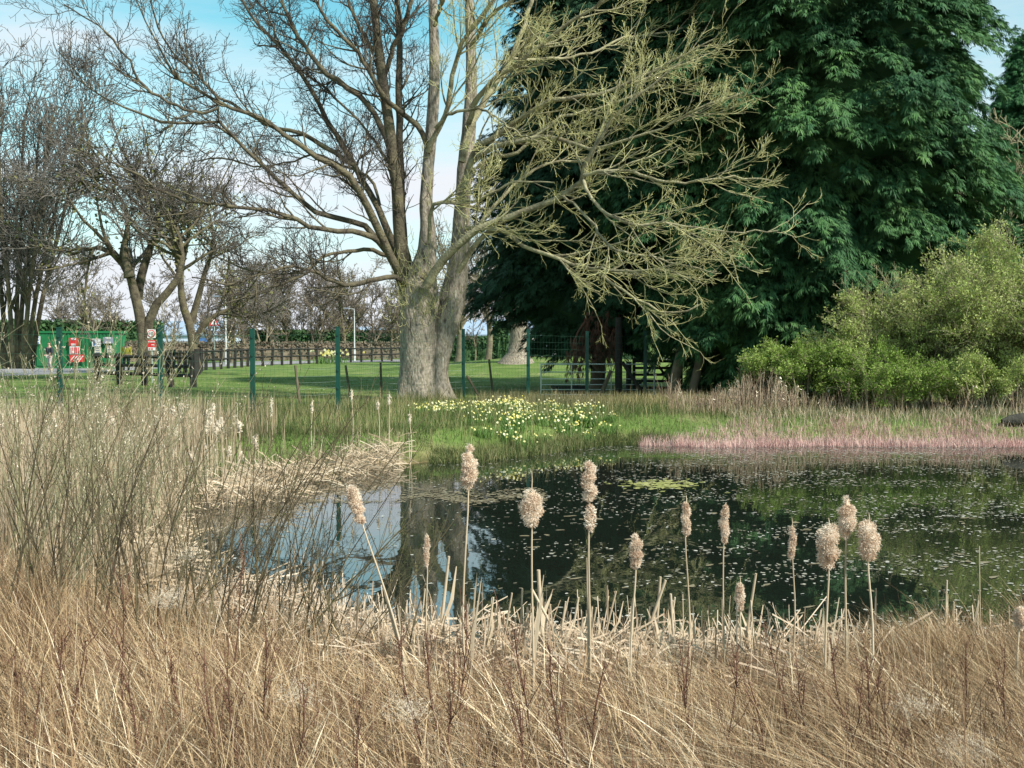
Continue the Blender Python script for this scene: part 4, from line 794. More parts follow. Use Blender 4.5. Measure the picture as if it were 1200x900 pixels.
# ------------------------------------------------------------------ right-hand shrubs
def shrub(label, px, Y, wpx, topy, seed, leafm, nstem=26, leaves=16000, leaf=.035, tw='shrub_twig', dens=1.0, name='willow_shrub', ybase=None, twigw=.006):
    global rng
    keep = rng; leaves = int(leaves * 1.5); leaf *= 1.15; rng = np.random.default_rng(seed); x = XA(px, Y); z = float(hg(x, Y)); root = thing(name, label, 'shrub', (x, Y, z)); h = AT(px, topy, Y)[2] - z; rad = wpx / F * Y / 2
    a = rng.uniform(0, 6.28, nstem); rr = np.sqrt(rng.random(nstem)); k = 8; t = np.linspace(0, 1, k)[None, :, None]
    st = np.stack([np.cos(a) * rad * .35 * rr, np.sin(a) * rad * .3 * rr, np.full(nstem, -.1)], 1); hh = h * np.sqrt(np.clip(1 - rr ** 2 * .55, .1, 1)) * rng.uniform(.62, 1.04, nstem)
    en = np.stack([np.cos(a) * rad * rr * .85, np.sin(a) * rad * rr * .75, hh], 1)
    P0 = st[:, None] * (1 - t) + en[:, None] * t; P0[:, :, 2] = st[:, 2:3] + (en[:, 2:3] - st[:, 2:3]) * np.sin(t[:, :, 0] * np.pi / 2) ** .9
    P0 += rng.normal(0, .04, P0.shape) * t
    R0 = np.linspace(.03, .008, k)[None].repeat(nstem, 0); mb = MB(); tubes(mb, P0, R0, 5)
    P1, R1 = grow(P0, R0, nstem * 9, h * .3, 38, .1, 6, .5, .005, wander=.15, t0=.15); P2, R2 = grow(P1, R1, len(P1) * 6, h * .15, 40, .1, 5, .7, .0045, wander=.18); P3, R3 = grow(P2, R2, len(P2) * 3, h * .08, 40, .1, 3, .8, .004, wander=.2)
    tubes(mb, P1, R1, 4); tubes(mb, P2, R2, 3); tubes(mb, P3, R3, 3); mb.build('branches', M[tw], root)
    mb = MB(); PA = np.concatenate([P3.reshape(-1, 3), P2[:, 1:].reshape(-1, 3), P1[:, 3:].reshape(-1, 3)]); c = PA[rng.integers(0, len(PA), leaves)] + rng.normal(0, .05, (leaves, 3))
    rn = np.clip(.5 + .28 * np.sin(c[:, 0] * 2.1 + 1) * np.cos(c[:, 2] * 2.4) + rng.normal(0, .25, leaves), 0, 1)
    d = nrm(rng.normal(size=(leaves, 3)) + [0, 0, .5]); s = leaf * rng.uniform(.6, 1.4, leaves)[:, None]
    ribbons(mb, np.stack([c, c + d * s * .6, c + d * s * 1.3], 1), np.stack([s[:, 0] * .2, s[:, 0] * .75, s[:, 0] * .1], 1), nrm(rng.normal(size=(leaves, 3))), rn)
    mb.build('foliage', M[leafm], root); rng = keep; return root
shrub('largest pale green willow bursting into leaf, beside the right edge', 1152, 28.8, 230, 302, 61, 'willow_leaf', 46, 42000, .04, name='willow_shrub')
shrub('pale willow reaching out of the right edge of the view', 1235, 27.5, 180, 334, 62, 'willow_leaf', 34, 26000, .04)
shrub('pale willow just left of the largest one, a little lower', 1060, 28.8, 170, 346, 63, 'willow_leaf', 30, 26000, .038)
shrub('lower mid green willow in front of the cypress, fourth down the slope', 990, 28.6, 150, 386, 70, 'willow_leaf', 26, 24000, .036)
shrub('bright fresh green low hawthorn at the foot of the great cypress', 938, 28.2, 150, 406, 64, 'haw_leaf', 28, 28000, .036, name='hawthorn_shrub')
shrub('small bright green bush left of the low hawthorn', 893, 28.6, 80, 436, 65, 'haw_leaf', 18, 10000, .036, name='hawthorn_shrub')
shrub('green bush under the pale willows', 1040, 27.2, 180, 416, 66, 'haw_leaf', 26, 22000, .036, name='hawthorn_shrub')
shrub('olive bush at the right edge above the pink grass', 1150, 26.8, 160, 418, 67, 'willow_leaf', 24, 20000, .036, name='olive_shrub')
shrub('leafless thorny bush poking up left of the willow', 1030, 29.5, 120, 329, 68, 'willow_leaf', 9, 900, .03, name='thorn_shrub')
# dry bramble and dock band in front of the shrubs
def bramble():
    mb = MB(); n = 1300; x = rng.uniform(XA(790, 26), XA(1260, 26), n); y = 26.7 + rng.uniform(-.5, 1.6, n) + .2 * np.sin(x); x = np.where(rng.random(n) < .14, rng.uniform(4.6, 7, n), x)
    h = rng.uniform(.25, 1.15, n) * (.45 + .55 * (np.sin(x * 2.3) * .5 + .5)); z = hg(x, y); lx = rng.normal(0, .12, n); ly = rng.normal(0, .12, n)
    P = np.stack([np.stack([x + lx * h * t * t, y + ly * h * t, z - .03 + h * t], 1) for t in (0, .3, .6, 1)], 1); tubes(mb, P, np.tile([[.008, .007, .006, .004]], (n, 1)), 3)
    P1, R1 = grow(P, np.full(P.shape[:2], .006), 3200, .24, 40, .15, 3, .7, .003, t0=.4); tubes(mb, P1, R1, 3)
    tag(mb.build('dead_bramble', M['bramble']), 'band of brown dead stems below the shrubs', None, None, 'stuff'); 
    # heads
    mb = MB(); ii = rng.integers(0, n, 200); c = P[ii, -1]; D = nrm(rng.normal(size=(200, 3))); ribbons(mb, np.stack([c, c + D * .03, c + D * .07], 1), np.tile([[.02, .05, .01]], (200, 1))); tag(mb.build('dead_seed_heads', M['seed_pale']), None, None, None, 'stuff')
bramble()

# ------------------------------------------------------------------ grasses
def blades(name, x, y, h, wid, m, lean=(0, 0), leanv=.3, k=5, rnd=None, z=None, curl=.5, kind='stuff', mb=None, build=True):
    n = len(x); z = hg(x, y) if z is None else z; mb = mb or MB()
    a = rng.uniform(0, 2 * np.pi, n); lv = np.abs(rng.normal(0, leanv, n)); lx = lean[0] + np.cos(a) * lv; ly = lean[1] + np.sin(a) * lv
    l2 = np.sqrt(lx ** 2 + ly ** 2); t = np.linspace(0, 1, k)
    P = np.stack([np.stack([x + lx * h * tt ** (1 + curl), y + ly * h * tt ** (1 + curl), z - .02 + h * tt * (1 - .25 * np.minimum(l2, 1.5) * tt)], 1) for tt in t], 1)
    W_ = wid[:, None] * np.array([1, .95, .8, .55, .12] if k == 5 else np.linspace(1, .15, k))[None]
    ribbons(mb, P, W_, None, rnd)
    if build: return tag(mb.build(name, m), None, None, None, kind)
    return mb
def scatter(n, x0, x1, y0, y1, cond): 
    X, Y = [], []
    tot = 0
    while tot < n:
        x = rng.uniform(x0, x1, n * 2); y = rng.uniform(y0, y1, n * 2); k = cond(x, y); X.append(x[k]); Y.append(y[k]); tot += k.sum()
    return np.concatenate(X)[:n], np.concatenate(Y)[:n]
U = rng.uniform
# near bank: deep tussocky dry grass
def near_grass():
    inview = lambda x, y: (np.abs(x) < .5 * y + 1.0)
    cond = lambda x, y: (sdf(x, y) > .1) & inview(x, y) & (y < 9.5)
    # tussocks give clumped lean
    n = 62000; x, y = scatter(n, -5.5, 5.5, 2.3, 8.6, lambda a, b: cond(a, b) & (rng.random(len(a)) < 1.25 - .08 * b))
    nt_ = 620; tx, ty = scatter(nt_, -5.5, 5.5, 2.2, 9, cond); tl = np.stack([rng.normal(-.42, .42, nt_), rng.normal(-.05, .25, nt_)], 1); th = rng.uniform(.7, 1.15, nt_); tr = rng.random(nt_)
    idx = np.zeros(n, int); bd = np.full(n, 1e9)
    for i in range(nt_):
        d = (x - tx[i]) ** 2 + (y - ty[i]) ** 2; mk = d < bd; bd[mk] = d[mk]; idx[mk] = i
    side = np.clip((np.abs(x / y * 1.0) - .05) / .35, 0, 1)           # taller to the sides, cropped in the middle
    h = rng.uniform(.22, .56, n) * th[idx] * (.8 + .55 * side) * np.clip(1.0 - .05 * (y - 5.2), .8, 1.05)
    h = np.where(rng.random(n) < .05, h * 1.35, h)
    z = hg(x, y); lx = tl[idx, 0] * (.45 + .9 * side) + rng.normal(0, .42, n); ly = tl[idx, 1] + rng.normal(0, .3, n)
    t = np.linspace(0, 1, 5); l2 = np.sqrt(lx ** 2 + ly ** 2)
    P = np.stack([np.stack([x + lx * h * tt ** 1.5, y + ly * h * tt ** 1.5, z - .03 + h * tt * (1 - .3 * np.minimum(l2, 1.3) * tt)], 1) for tt in t], 1)
    wd = rng.uniform(.0018, .0055, n) * (y / 5.2) ** .5
    mb = MB(); ribbons(mb, P, wd[:, None] * np.array([1, .95, .8, .5, .15])[None], None, np.clip(.42 + .42 * (tr[idx] - .5) + rng.normal(0, .27, n), 0, 1))
    tag(mb.build('dry_grass', M['straw']), None, None, None, 'stuff')
    # tall leaning tussocks at the right and left shoulders
    n = 15000; k_ = 40; cx = np.where(rng.random(k_) < .72, rng.uniform(2.0, 3.9, k_), rng.uniform(-3.6, -1.5, k_)); cy = np.where(cx > 0, rng.uniform(5.4, 7.1, k_), rng.uniform(5.4, 6.8, k_)); ii = rng.integers(0, k_, n)
    x = cx[ii] + rng.normal(0, .14, n); y = cy[ii] + rng.normal(0, .12, n); hs = rng.uniform(.45, .72, k_) * np.where(cx > 0, np.clip(.55 + (cx - 1.8) * .45, .5, 1.05), .8)
    blades('leaning_tussocks', x, y, hs[ii] * rng.uniform(.6, 1.15, n), U(.002, .005, n), M['straw'], lean=(-.32, -.1), leanv=.38, rnd=np.clip(.45 + .3 * (rng.random(k_)[ii] - .5) + rng.normal(0, .25, n), 0, 1), curl=.9)
    # collapsed thatch
    n = 24000; x, y = scatter(n, -5.5, 5.5, 2.3, 9, cond); z = hg(x, y) + rng.uniform(0, .22, n); a = rng.normal(math.pi * .86, .8, n); ln = rng.uniform(.15, .5, n); el = rng.normal(.35, .3, n)
    d = np.stack([np.cos(a) * np.cos(el), np.sin(a) * np.cos(el), np.sin(el)], 1); s = np.stack([x, y, z], 1)
    P = np.stack([s, s + d * (ln * .5)[:, None], s + d * ln[:, None] - np.array([0, 0, 1.]) * (ln * .12)[:, None]], 1)
    mb = MB(); ribbons(mb, P, np.stack([.004 + 0 * ln, .005 + 0 * ln, .001 + 0 * ln], 1) * rng.uniform(.6, 1.5, (n, 1)), None, np.clip(rng.normal(.55, .28, n), 0, 1)); tag(mb.build('grass_thatch', M['straw']), None, None, None, 'stuff')
    n = 3600; x, y = scatter(n, -5, 5, 2.6, 6.8, cond); blades('thin_dead_stems', x, y, U(.3, .62, n) * np.clip(1.1 - .1 * (y - 4), .6, 1), U(.0025, .004, n), M['dock'], lean=(-.12, 0), leanv=.22, curl=.1)
    n = 2600; x, y = scatter(n, -5, 5, 2.4, 7.6, cond); blades('flattened_blades', x, y, U(.15, .5, n), U(.005, .009, n), M['straw_pale'], lean=(-.5, -.1), leanv=.7, curl=.6, rnd=np.clip(rng.normal(.6, .3, n), 0, 1))
    # green undergrowth hint
    n = 5000; x, y = scatter(n, -5, 5, 2.3, 8, cond); blades('green_undergrowth', x, y, U(.1, .28, n), U(.003, .006, n), M['grass_dry'], leanv=.5)
near_grass()
LM = [(410, 'the leaning buff bulrush head'), (470, 'the trunk reflection'), (550, 'the bulrush head below the tree'), (623, 'the round fat bulrush head'), (691, 'the two tufted bulrush'), (746, 'the small tilted bulrush head'), (804, 'the thin ragged bulrush head'),
      (849, 'the slim upright bulrush head'), (928, 'the bare thin bulrush spike'), (993, 'the trio of bulrush heads'), (1196, 'the bulrush cut by the right edge')]
LEFT_LM = [(40, 'the far left edge'), (145, 'the yellow jacketed person'), (188, 'the speed sign'), (296, 'the third fence post'), (372, 'the open sky reflection')]
USED = {}
def where(px, size=''):
    a = sorted(LM + LEFT_LM, key=lambda q: abs(q[0] - px))[0]; d = px - a[0]
    t = ('directly below ' if abs(d) < 12 else 'left of ' if d < 0 and d > -40 else 'right of ' if d > 0 and d < 40 else 'well left of ' if d < 0 else 'well right of ') + a[1]
    key = t + size; n = USED.get(key, 0); USED[key] = n + 1
    return t + ('' if n == 0 else ', second' if n == 1 else ', third' if n == 2 else ', fourth' if n == 3 else ', fifth')
def near_reeds():
    # cut and broken pale reed leaves along the near edge
    cond = lambda x, y: (sdf(x, y) < .75) & (sdf(x, y) > -.75) & (y < 9.6) & (x > -2.6)
    n = 5200; x, y = scatter(n, -2.6, 6.5, 6.2, 9.5, lambda a, b: cond(a, b) & (rng.random(len(a)) < 1.1 - np.clip((a - 1.8) / 4, 0, .7)))
    z = np.maximum(hg(x, y), -.1); h = rng.uniform(.08, .46, n) * np.where(rng.random(n) < .08, 1.4, 1)
    a = rng.uniform(0, 6.28, n); lv = np.abs(rng.normal(0, .22, n)) + np.where(rng.random(n) < .4, .8, 0); t = np.linspace(0, 1, 4)
    P = np.stack([np.stack([x + np.cos(a) * lv * h * tt, y + np.sin(a) * lv * h * tt, z + h * tt / (1 + lv * .6)], 1) for tt in t], 1)
    mb = MB(); ribbons(mb, P, rng.uniform(.006, .013, n)[:, None] * np.array([1, 1, .95, .8])[None], None, rng.random(n)); tag(mb.build('broken_reeds', M['straw_pale']), None, None, None, 'stuff')
    # flattened mat
    n = 2600; x, y = scatter(n, -2.6, 4.5, 6.2, 9.3, lambda a, b: (sdf(a, b) < .9) & (sdf(a, b) > -.3)); z = np.maximum(hg(x, y), 0) + rng.uniform(.02, .2, n); a = rng.uniform(0, 6.28, n); ln = rng.uniform(.12, .45, n); el = rng.normal(.1, .35, n)
    d = np.stack([np.cos(a) * np.cos(el), np.sin(a) * np.cos(el), np.sin(el)], 1); s = np.stack([x, y, z], 1); mb = MB()
    ribbons(mb, np.stack([s, s + d * (ln * .5)[:, None] + [0, 0, .02], s + d * ln[:, None]], 1), rng.uniform(.006, .014, n), np.tile([[0, 0.35, .94]], (n, 1)), np.clip(rng.normal(.65, .25, n), 0, 1)); tag(mb.build('fallen_reeds', M['straw_pale']), None, None, None, 'stuff')
    # individual stiff stalks
    spec = [(526, 652, 7.6, 9), (578, 700, 7.2, 7), (600, 695, 7.3, 6), (612, 690, 7.4, 6), (631, 668, 7.3, 12), (623, 690, 7.2, 8), (678, 700, 7.5, 7), (722, 693, 7.3, 6), (742, 702, 7.4, 5), (774, 676, 7.3, 8), (780, 680, 7.2, 9), (786, 696, 7.2, 8),
            (791, 700, 7.3, 6), (808, 715, 7.2, 5), (812, 722, 7.1, 5), (848, 722, 7.1, 6), (886, 672, 7.2, 8), (880, 704, 7.2, 5), (912, 740, 7.0, 6), (957, 735, 7.0, 5), (983, 762, 6.9, 5), (1110, 680, 7.1, 5), (1118, 705, 7.1, 5), (480, 700, 7.6, 6), (498, 690, 7.7, 5),
            (430, 715, 7.9, 5), (560, 705, 7.4, 6), (1148, 640, 7.3, 3), (663, 705, 7.3, 6), (699, 712, 7.3, 6)]
    for i, (px, py, Y, w_) in enumerate(spec):
        p = AT(px, py, Y); z = max(float(hg(p[0], Y)), -.15); lean = rng.normal(0, .09); hh = p[2] - z; r_ = w_ / 2 / F * Y * .45
        mb = MB(); P = np.array([[(-lean * (1 - t), .02 * math.sin(t * 3), hh * t) for t in np.linspace(0, 1, 6)]]); tubes(mb, P, np.linspace(r_ * 1.15, r_ * .8, 6)[None], 7, np.array([rng.random()]), cap=True)
        for s_ in range(2):
            zb = hh * U(.05, .4); ln = hh * U(.35, .6); dx = U(-.12, .12); q = np.array([[(-lean * (1 - zb / hh), 0, zb), (dx * .4, .01, zb + ln * .5), (dx, .02, zb + ln)]]); ribbons(mb, q, np.array([[r_ * 2, r_ * 2.2, r_ * .6]]), np.array([[.95, .3, 0]]))
        o = mb.build('reed_stalk', M['stalk']); o.location = (p[0], Y, z); tag(o, ('thick' if w_ > 7 else 'thin') + ' broken pale reed stalk ' + where(px, 'thick' if w_ > 7 else 'thin'), 'reed', 'broken reed stalks along the near edge')
near_reeds()
def left_reeds():
    cond = lambda x, y: (sdf(x, y) > .0) & (y > 8.2 - .0 * x) & (y < 20.8) & (x < -1.0 - .0 * y) & (x > -.5 * y - 1.5) & (x < -1.2)
    n = 12500; x, y = scatter(n, -12, -1.2, 8.2, 20.8, lambda a, b: (sdf(a, b) > 0) & ~((a / b > -.30) & (b < 14.5)) & (a < -1.95) & ~((b > 15.5) & (a > -5.2) & (sdf(a, b) > .9) & (rng.random(len(a)) < .15 + .85 * np.clip((a + 5.6) / 1.6, 0, 1))) & (a > -.5 * b - 1.5) & ((b > 9) | (a < -3)))
    edge = np.clip(sdf(x, y) / 1.6, 0, 1); h = rng.uniform(.55, 1.12, n) * (.35 + .65 * edge) * (1 + .12 * np.sin(x * 1.7 + y)); m1 = rng.random(n) < .82
    z = np.maximum(hg(x, y), -.1); zz = z
    blades('reed_bed', x, y, h * np.where(y < 13, 1.0, .88), U(.006, .014, n), M['reed'], leanv=.13, z=zz, curl=.3, rnd=np.clip(rng.normal(.55, .28, n), 0, 1))
    n = 3000; x, y = scatter(n, -12, -.9, 8.6, 21.2, lambda a, b: (sdf(a, b) > -.2) & (sdf(a, b) < np.where(b > 15.5, .9, 1.0 + 1.6 * (rng.random(len(a)) ** 2))) & (a < -2.0) & ~((a / b > -.30) & (b < 14.5)) & (a > -.5 * b - 1)); z = np.maximum(hg(x, y), 0) + rng.uniform(.0, .24, n); a = rng.uniform(0, 6.28, n); ln = rng.uniform(.15, .5, n); el = rng.normal(.15, .4, n)
    d = np.stack([np.cos(a) * np.cos(el), np.sin(a) * np.cos(el), np.sin(el)], 1); s = np.stack([x, y, z], 1); mb = MB()
    ribbons(mb, np.stack([s, s + d * (ln * .5)[:, None] + [0, 0, .03], s + d * ln[:, None]], 1), rng.uniform(.008, .018, n), np.tile([[0, 0.35, .94]], (n, 1)), np.clip(rng.normal(.6, .25, n), 0, 1)); tag(mb.build('collapsed_reeds', M['reed']), None, None, None, 'stuff')
left_reeds()
# lawn and far bank
def far_grass():
    n = 42000; y = 22 + 30 * rng.random(n) ** 1.4; x = rng.uniform(-.5, .5, n) * y; x = np.where(rng.random(n) < .3, -np.abs(x), x); k = (sdf(x, y) > .15); x, y = x[k], y[k]; n = len(x)
    blades('lawn_grass', x, y, U(.04, .11, n), U(.010, .022, n), M['grass'], leanv=.4, k=3)
    n = 34000; x, y = scatter(n, -9, 14, 19.8, 31.0, lambda a, b: (sdf(a, b) > .02) & (b < 31 - np.clip(a - 4, 0, 5) * .9) & (np.abs(a) < .5 * b) & ((a > -3.5) | (b > 20.5)))
    n2 = 9000; x2, y2 = scatter(n2, -6.5, -1.5, 15.5, 21.5, lambda a, b: (sdf(a, b) > .7) & (a > -.5 * b)); x = np.r_[x, x2]; y = np.r_[y, y2]; n += n2
    d = sdf(x, y); blades('bank_grass', x, y, U(.06, .27, n) * np.clip(.5 + d * .3, .5, 1), U(.006, .014, n), M['grass_bank'], leanv=.45, rnd=np.clip(rng.normal(.45, .26, n) + .16 * np.sin(x * 2.1 + y) * np.sin(y * 2 - x), 0, 1))
    n = 5200; x, y = scatter(n, -9, 9, 20.5, 31, lambda a, b: (sdf(a, b) > .4) & (np.abs(a) < .5 * b)); blades('tall_dry_bents', x, y, U(.25, .6, n), U(.005, .008, n), M['grass_dry'], leanv=.25)
    n = 6000; x = rng.uniform(XA(560, 31), XA(900, 31), n); y = 30.6 + rng.normal(0, .7, n) + .0 * x; blades('fence_foot_grass', x, y, U(.12, .42, n), U(.008, .014, n), M['grass_dry'], leanv=.4)
    n = 2200; x = rng.uniform(-10, -1.5, n); y = np.interp(x, [-10, -7.7, -4.1, -1.5], [23, 24.3, 26.2, 33]) + rng.normal(0, .35, n); blades('fence_line_grass', x, y, U(.12, .36, n), U(.008, .014, n), M['grass_bank'], leanv=.35)
    n = 5000; y = 26 + 26 * rng.random(n); x = rng.uniform(-.5, .5, n) * y; z = hg(x, y) + .03; a = U(0, 6.28, n); D = np.stack([np.cos(a), np.sin(a), .3 * rng.random(n)], 1); C = np.stack([x, y, z], 1)
    mb = MB(); ribbons(mb, np.stack([C, C + D * .04, C + D * .08], 1), np.tile([[.01, .05, .01]], (n, 1))); tag(mb.build('leaf_litter', M['bramble']), None, None, None, 'stuff')
    # pink rush band
    n = 19000; x, y = scatter(n, 2.0, 14, 22.4, 25.6, lambda a, b: (rng.random(len(a)) < 1.15 - .7 * np.clip(sdf(a, b), 0, 1.4) + .25 * np.sin(a * 2.7)) & (sdf(a, b) > -.3) & (sdf(a, b) < 1.7 * np.clip((a - 2.4) / 3, 0, 1)) & (a > 2.7) & (b > 22))
    blades('pink_rushes', x, y, U(.05, .24, n) * (.7 + .5 * rng.random(n)), U(.006, .014, n), M['pink_grass'], z=np.maximum(hg(x, y), 0), leanv=.35, rnd=np.clip(rng.normal(.42, .25, n), 0, 1))
    n = 2600; x, y = scatter(n, 5, 14, 23, 26.6, lambda a, b: (sdf(a, b) > .8) & (sdf(a, b) < 3.4)); blades('pale_bank_grass', x, y, U(.10, .32, n), U(.007, .013, n), M['straw_pale'], leanv=.5)
    # edge tufts on near side of pool bank
    n = 4200; x, y = scatter(n, -1.5, 3.5, 19.5, 24.5, lambda a, b: (sdf(a, b) > -.08) & (sdf(a, b) < .7)); blades('waterside_tufts', x, y, U(.08, .28, n), U(.008, .016, n), M['grass_bank'], z=np.maximum(hg(x, y), 0), leanv=.5)
far_grass()

# ------------------------------------------------------------------ daffodil and primrose clumps on the far bank
def flowers():
    seen = {}
    protos = []
    for v in range(4):
        root = thing('flower_clump', 'clump of pale yellow and white spring flowers on the far bank', 'flowers', (0, 0, 0), 0, 'spring flower clumps on the far bank'); mb = MB()
        n = 150; a = rng.uniform(0, 6.28, n); r_ = .24 * np.sqrt(rng.random(n)); x, y = r_ * np.cos(a), r_ * np.sin(a)
        blades('leaves', x, y, U(.12, .26, n), U(.012, .022, n), None, z=np.zeros(n), leanv=.45, mb=mb, build=False); mb.build('leaves', M['flower_leaf'], root)
        mb = MB(); nf = 12
        for i in range(nf):
            a = U(0, 6.28); r_ = .3 * math.sqrt(U(0, 1)); c = np.array([r_ * math.cos(a), r_ * math.sin(a), U(.15, .30)]); f = nrm(np.array([U(-.6, .6), U(-1.2, .2), U(.2, 1)])); u = nrm(np.cross(f, [0, 0, 1.])); w_ = np.cross(f, u); s = U(.015, .027); rn = U(0, 1) * (.5 if v % 2 else 1)
            P, S = [], []
            for j in range(5):
                b = j * 1.2566; d = u * math.cos(b) + w_ * math.sin(b); P.append([c, c + d * s * .6, c + d * s]); S.append(np.cross(f, d))
            ribbons(mb, np.array(P), np.tile([[s * .3, s * .8, s * .35]], (5, 1)), np.array(S), np.full(5, rn))
        mb.build('blooms', M['petal'], root); protos.append(root)
    px = np.concatenate([rng.uniform(492, 520, 9), rng.uniform(520, 620, 44), rng.uniform(600, 716, 34)])
    used = [0] * 4
    for i, p in enumerate(px):
        base_y = 484 + 26 * rng.random() ** 1.6 if p < 640 else rng.uniform(486, 502)
        if p < 525: base_y = rng.uniform(485, 492)
        Y = 1.85 * F / (base_y - 400) if True else 0; Y = min(max(Y, 21.3), 29); x = XA(p, Y)
        if float(sdf(x, Y)) < .25: continue
        v = int(rng.integers(0, 4)); s = U(.75, 1.15); loc = (x, Y, float(hg(x, Y)) - .01)
        if not used[v]: r_ = protos[v]; r_.location = loc; r_.scale = (s, s, s); r_.rotation_euler = (0, 0, U(-.6, .6)); used[v] = 1
        else: r_ = dup(protos[v], loc, U(-.6, .6), s)
        r_['label'] = ('mixed white and yellow' if v % 2 == 0 else 'mostly yellow') + ' flower clump ' + ('by the big trunk' if p < 530 else 'below the first right post' if p < 580 else 'below the stout tree' if p < 640 else 'at the gate end') + (' near the water' if base_y > 496 else ' high on the bank')
flowers()
# daffodils by the far rail fence
def far_daffs():
    x, Y = XA(386, 86), 86; z = float(hg(x, Y)); root = thing('daffodil_clump', 'tall yellow daffodil clump by the far rail fence left of the fence post', 'flowers', (x, Y, z)); n = 160; mb = MB(); blades('leaves', rng.normal(0, .8, n), rng.normal(0, .3, n), U(.4, .8, n), U(.04, .06, n), None, z=np.zeros(n), mb=mb, build=False); mb.build('leaves', M['flower_leaf'], root)
    mb = MB(); n = 44; c = np.stack([rng.normal(0, .8, n), rng.normal(0, .3, n) - .2, U(.6, 1.1, n)], 1); P = np.stack([c, c + [0.08, 0, .06], c + [.16, 0, 0]], 1); ribbons(mb, P, np.tile([[.1, .16, .1]], (n, 1)), np.tile([[0, 0, 1.]], (n, 1))); mb.build('blooms', M['petal'], root)
far_daffs()

# ------------------------------------------------------------------ floating weed
def pond_weed():
    def flecks(name, x, y, s, asp, m, z=.004):
        n = len(x); k = 7; a = np.arange(k) / k * 6.283; rot = U(0, 6.28, n)[:, None]; rr = s[:, None] * (1 + .35 * rng.normal(size=(n, k))).clip(.4, 1.7)
        X = rr * np.cos(a) * 1.0; Yv = rr * np.sin(a) * asp[:, None]; V = np.stack([x[:, None] + X * np.cos(rot * .3) - Yv * np.sin(rot * .3), y[:, None] + X * np.sin(rot * .3) + Yv * np.cos(rot * .3), np.full((n, k), z) + rng.uniform(0, .004, (n, 1))], -1).reshape(-1, 3)
        mb = MB(); mb.add(V, np.arange(n * k).reshape(n, k), np.repeat(rng.random(n), k)); return tag(mb.build(name, m), None, None, None, 'stuff')
    n = 8500; x, y = scatter(n, -3, 14, 7.8, 23, lambda a, b: (sdf(a, b) < -.05) & (rng.random(len(a)) < np.clip(.10 + .30 * np.clip((a + .8) / 3, 0, 1.4), 0, 1) * (.12 + .88 * np.clip(.5 + 1.3 * np.sin(b * 3.1 + 1.2 * np.sin(a * .9)) * np.sin(a * .8 + b * .5 + 2 * np.sin(b * .9)), 0, 1) ** 1.5)) & (np.abs(a) < .5 * b))
    flecks('floating_leaves', x, y, rng.uniform(.006, .021, n) * (1 + .03 * y), U(.35, .9, n), M['weed'])
    n = 150; x, y = scatter(n, -2.5, 14, 8, 23, lambda a, b: (sdf(a, b) < -.3) & (np.abs(a) < .5 * b) & (a > 0)); flecks('floating_weed_patches', x, y, U(.03, .08, n), U(.3, .6, n), M['scum'], .003)
    n = 900; t = rng.random(n); x = XA(465, 15.2) + t * (XA(640, 15.2) - XA(465, 15.2)); y = 15.3 + rng.normal(0, .16, n) + .25 * np.sin(t * 9) + np.where(rng.random(n) < .3, .6, 0); flecks('floating_mud_scum', x, y, U(.012, .055, n), U(.3, .7, n), M['scum'], .0045)
    n = 160; x = XA(340, 14.5) + rng.random(n) * 1.5; y = 15.0 + rng.normal(0, .07, n); flecks('floating_twig_debris', x, y, U(.015, .05, n), U(.2, .5, n), M['scum'], .0045)
    n = 260; x = XA(778, 16.6) + rng.normal(0, .30, n); y = 16.8 + rng.normal(0, .26, n); flecks('algae_patch', x, y, U(.02, .07, n), U(.4, .8, n), M['algae'], .005)
pond_weed()

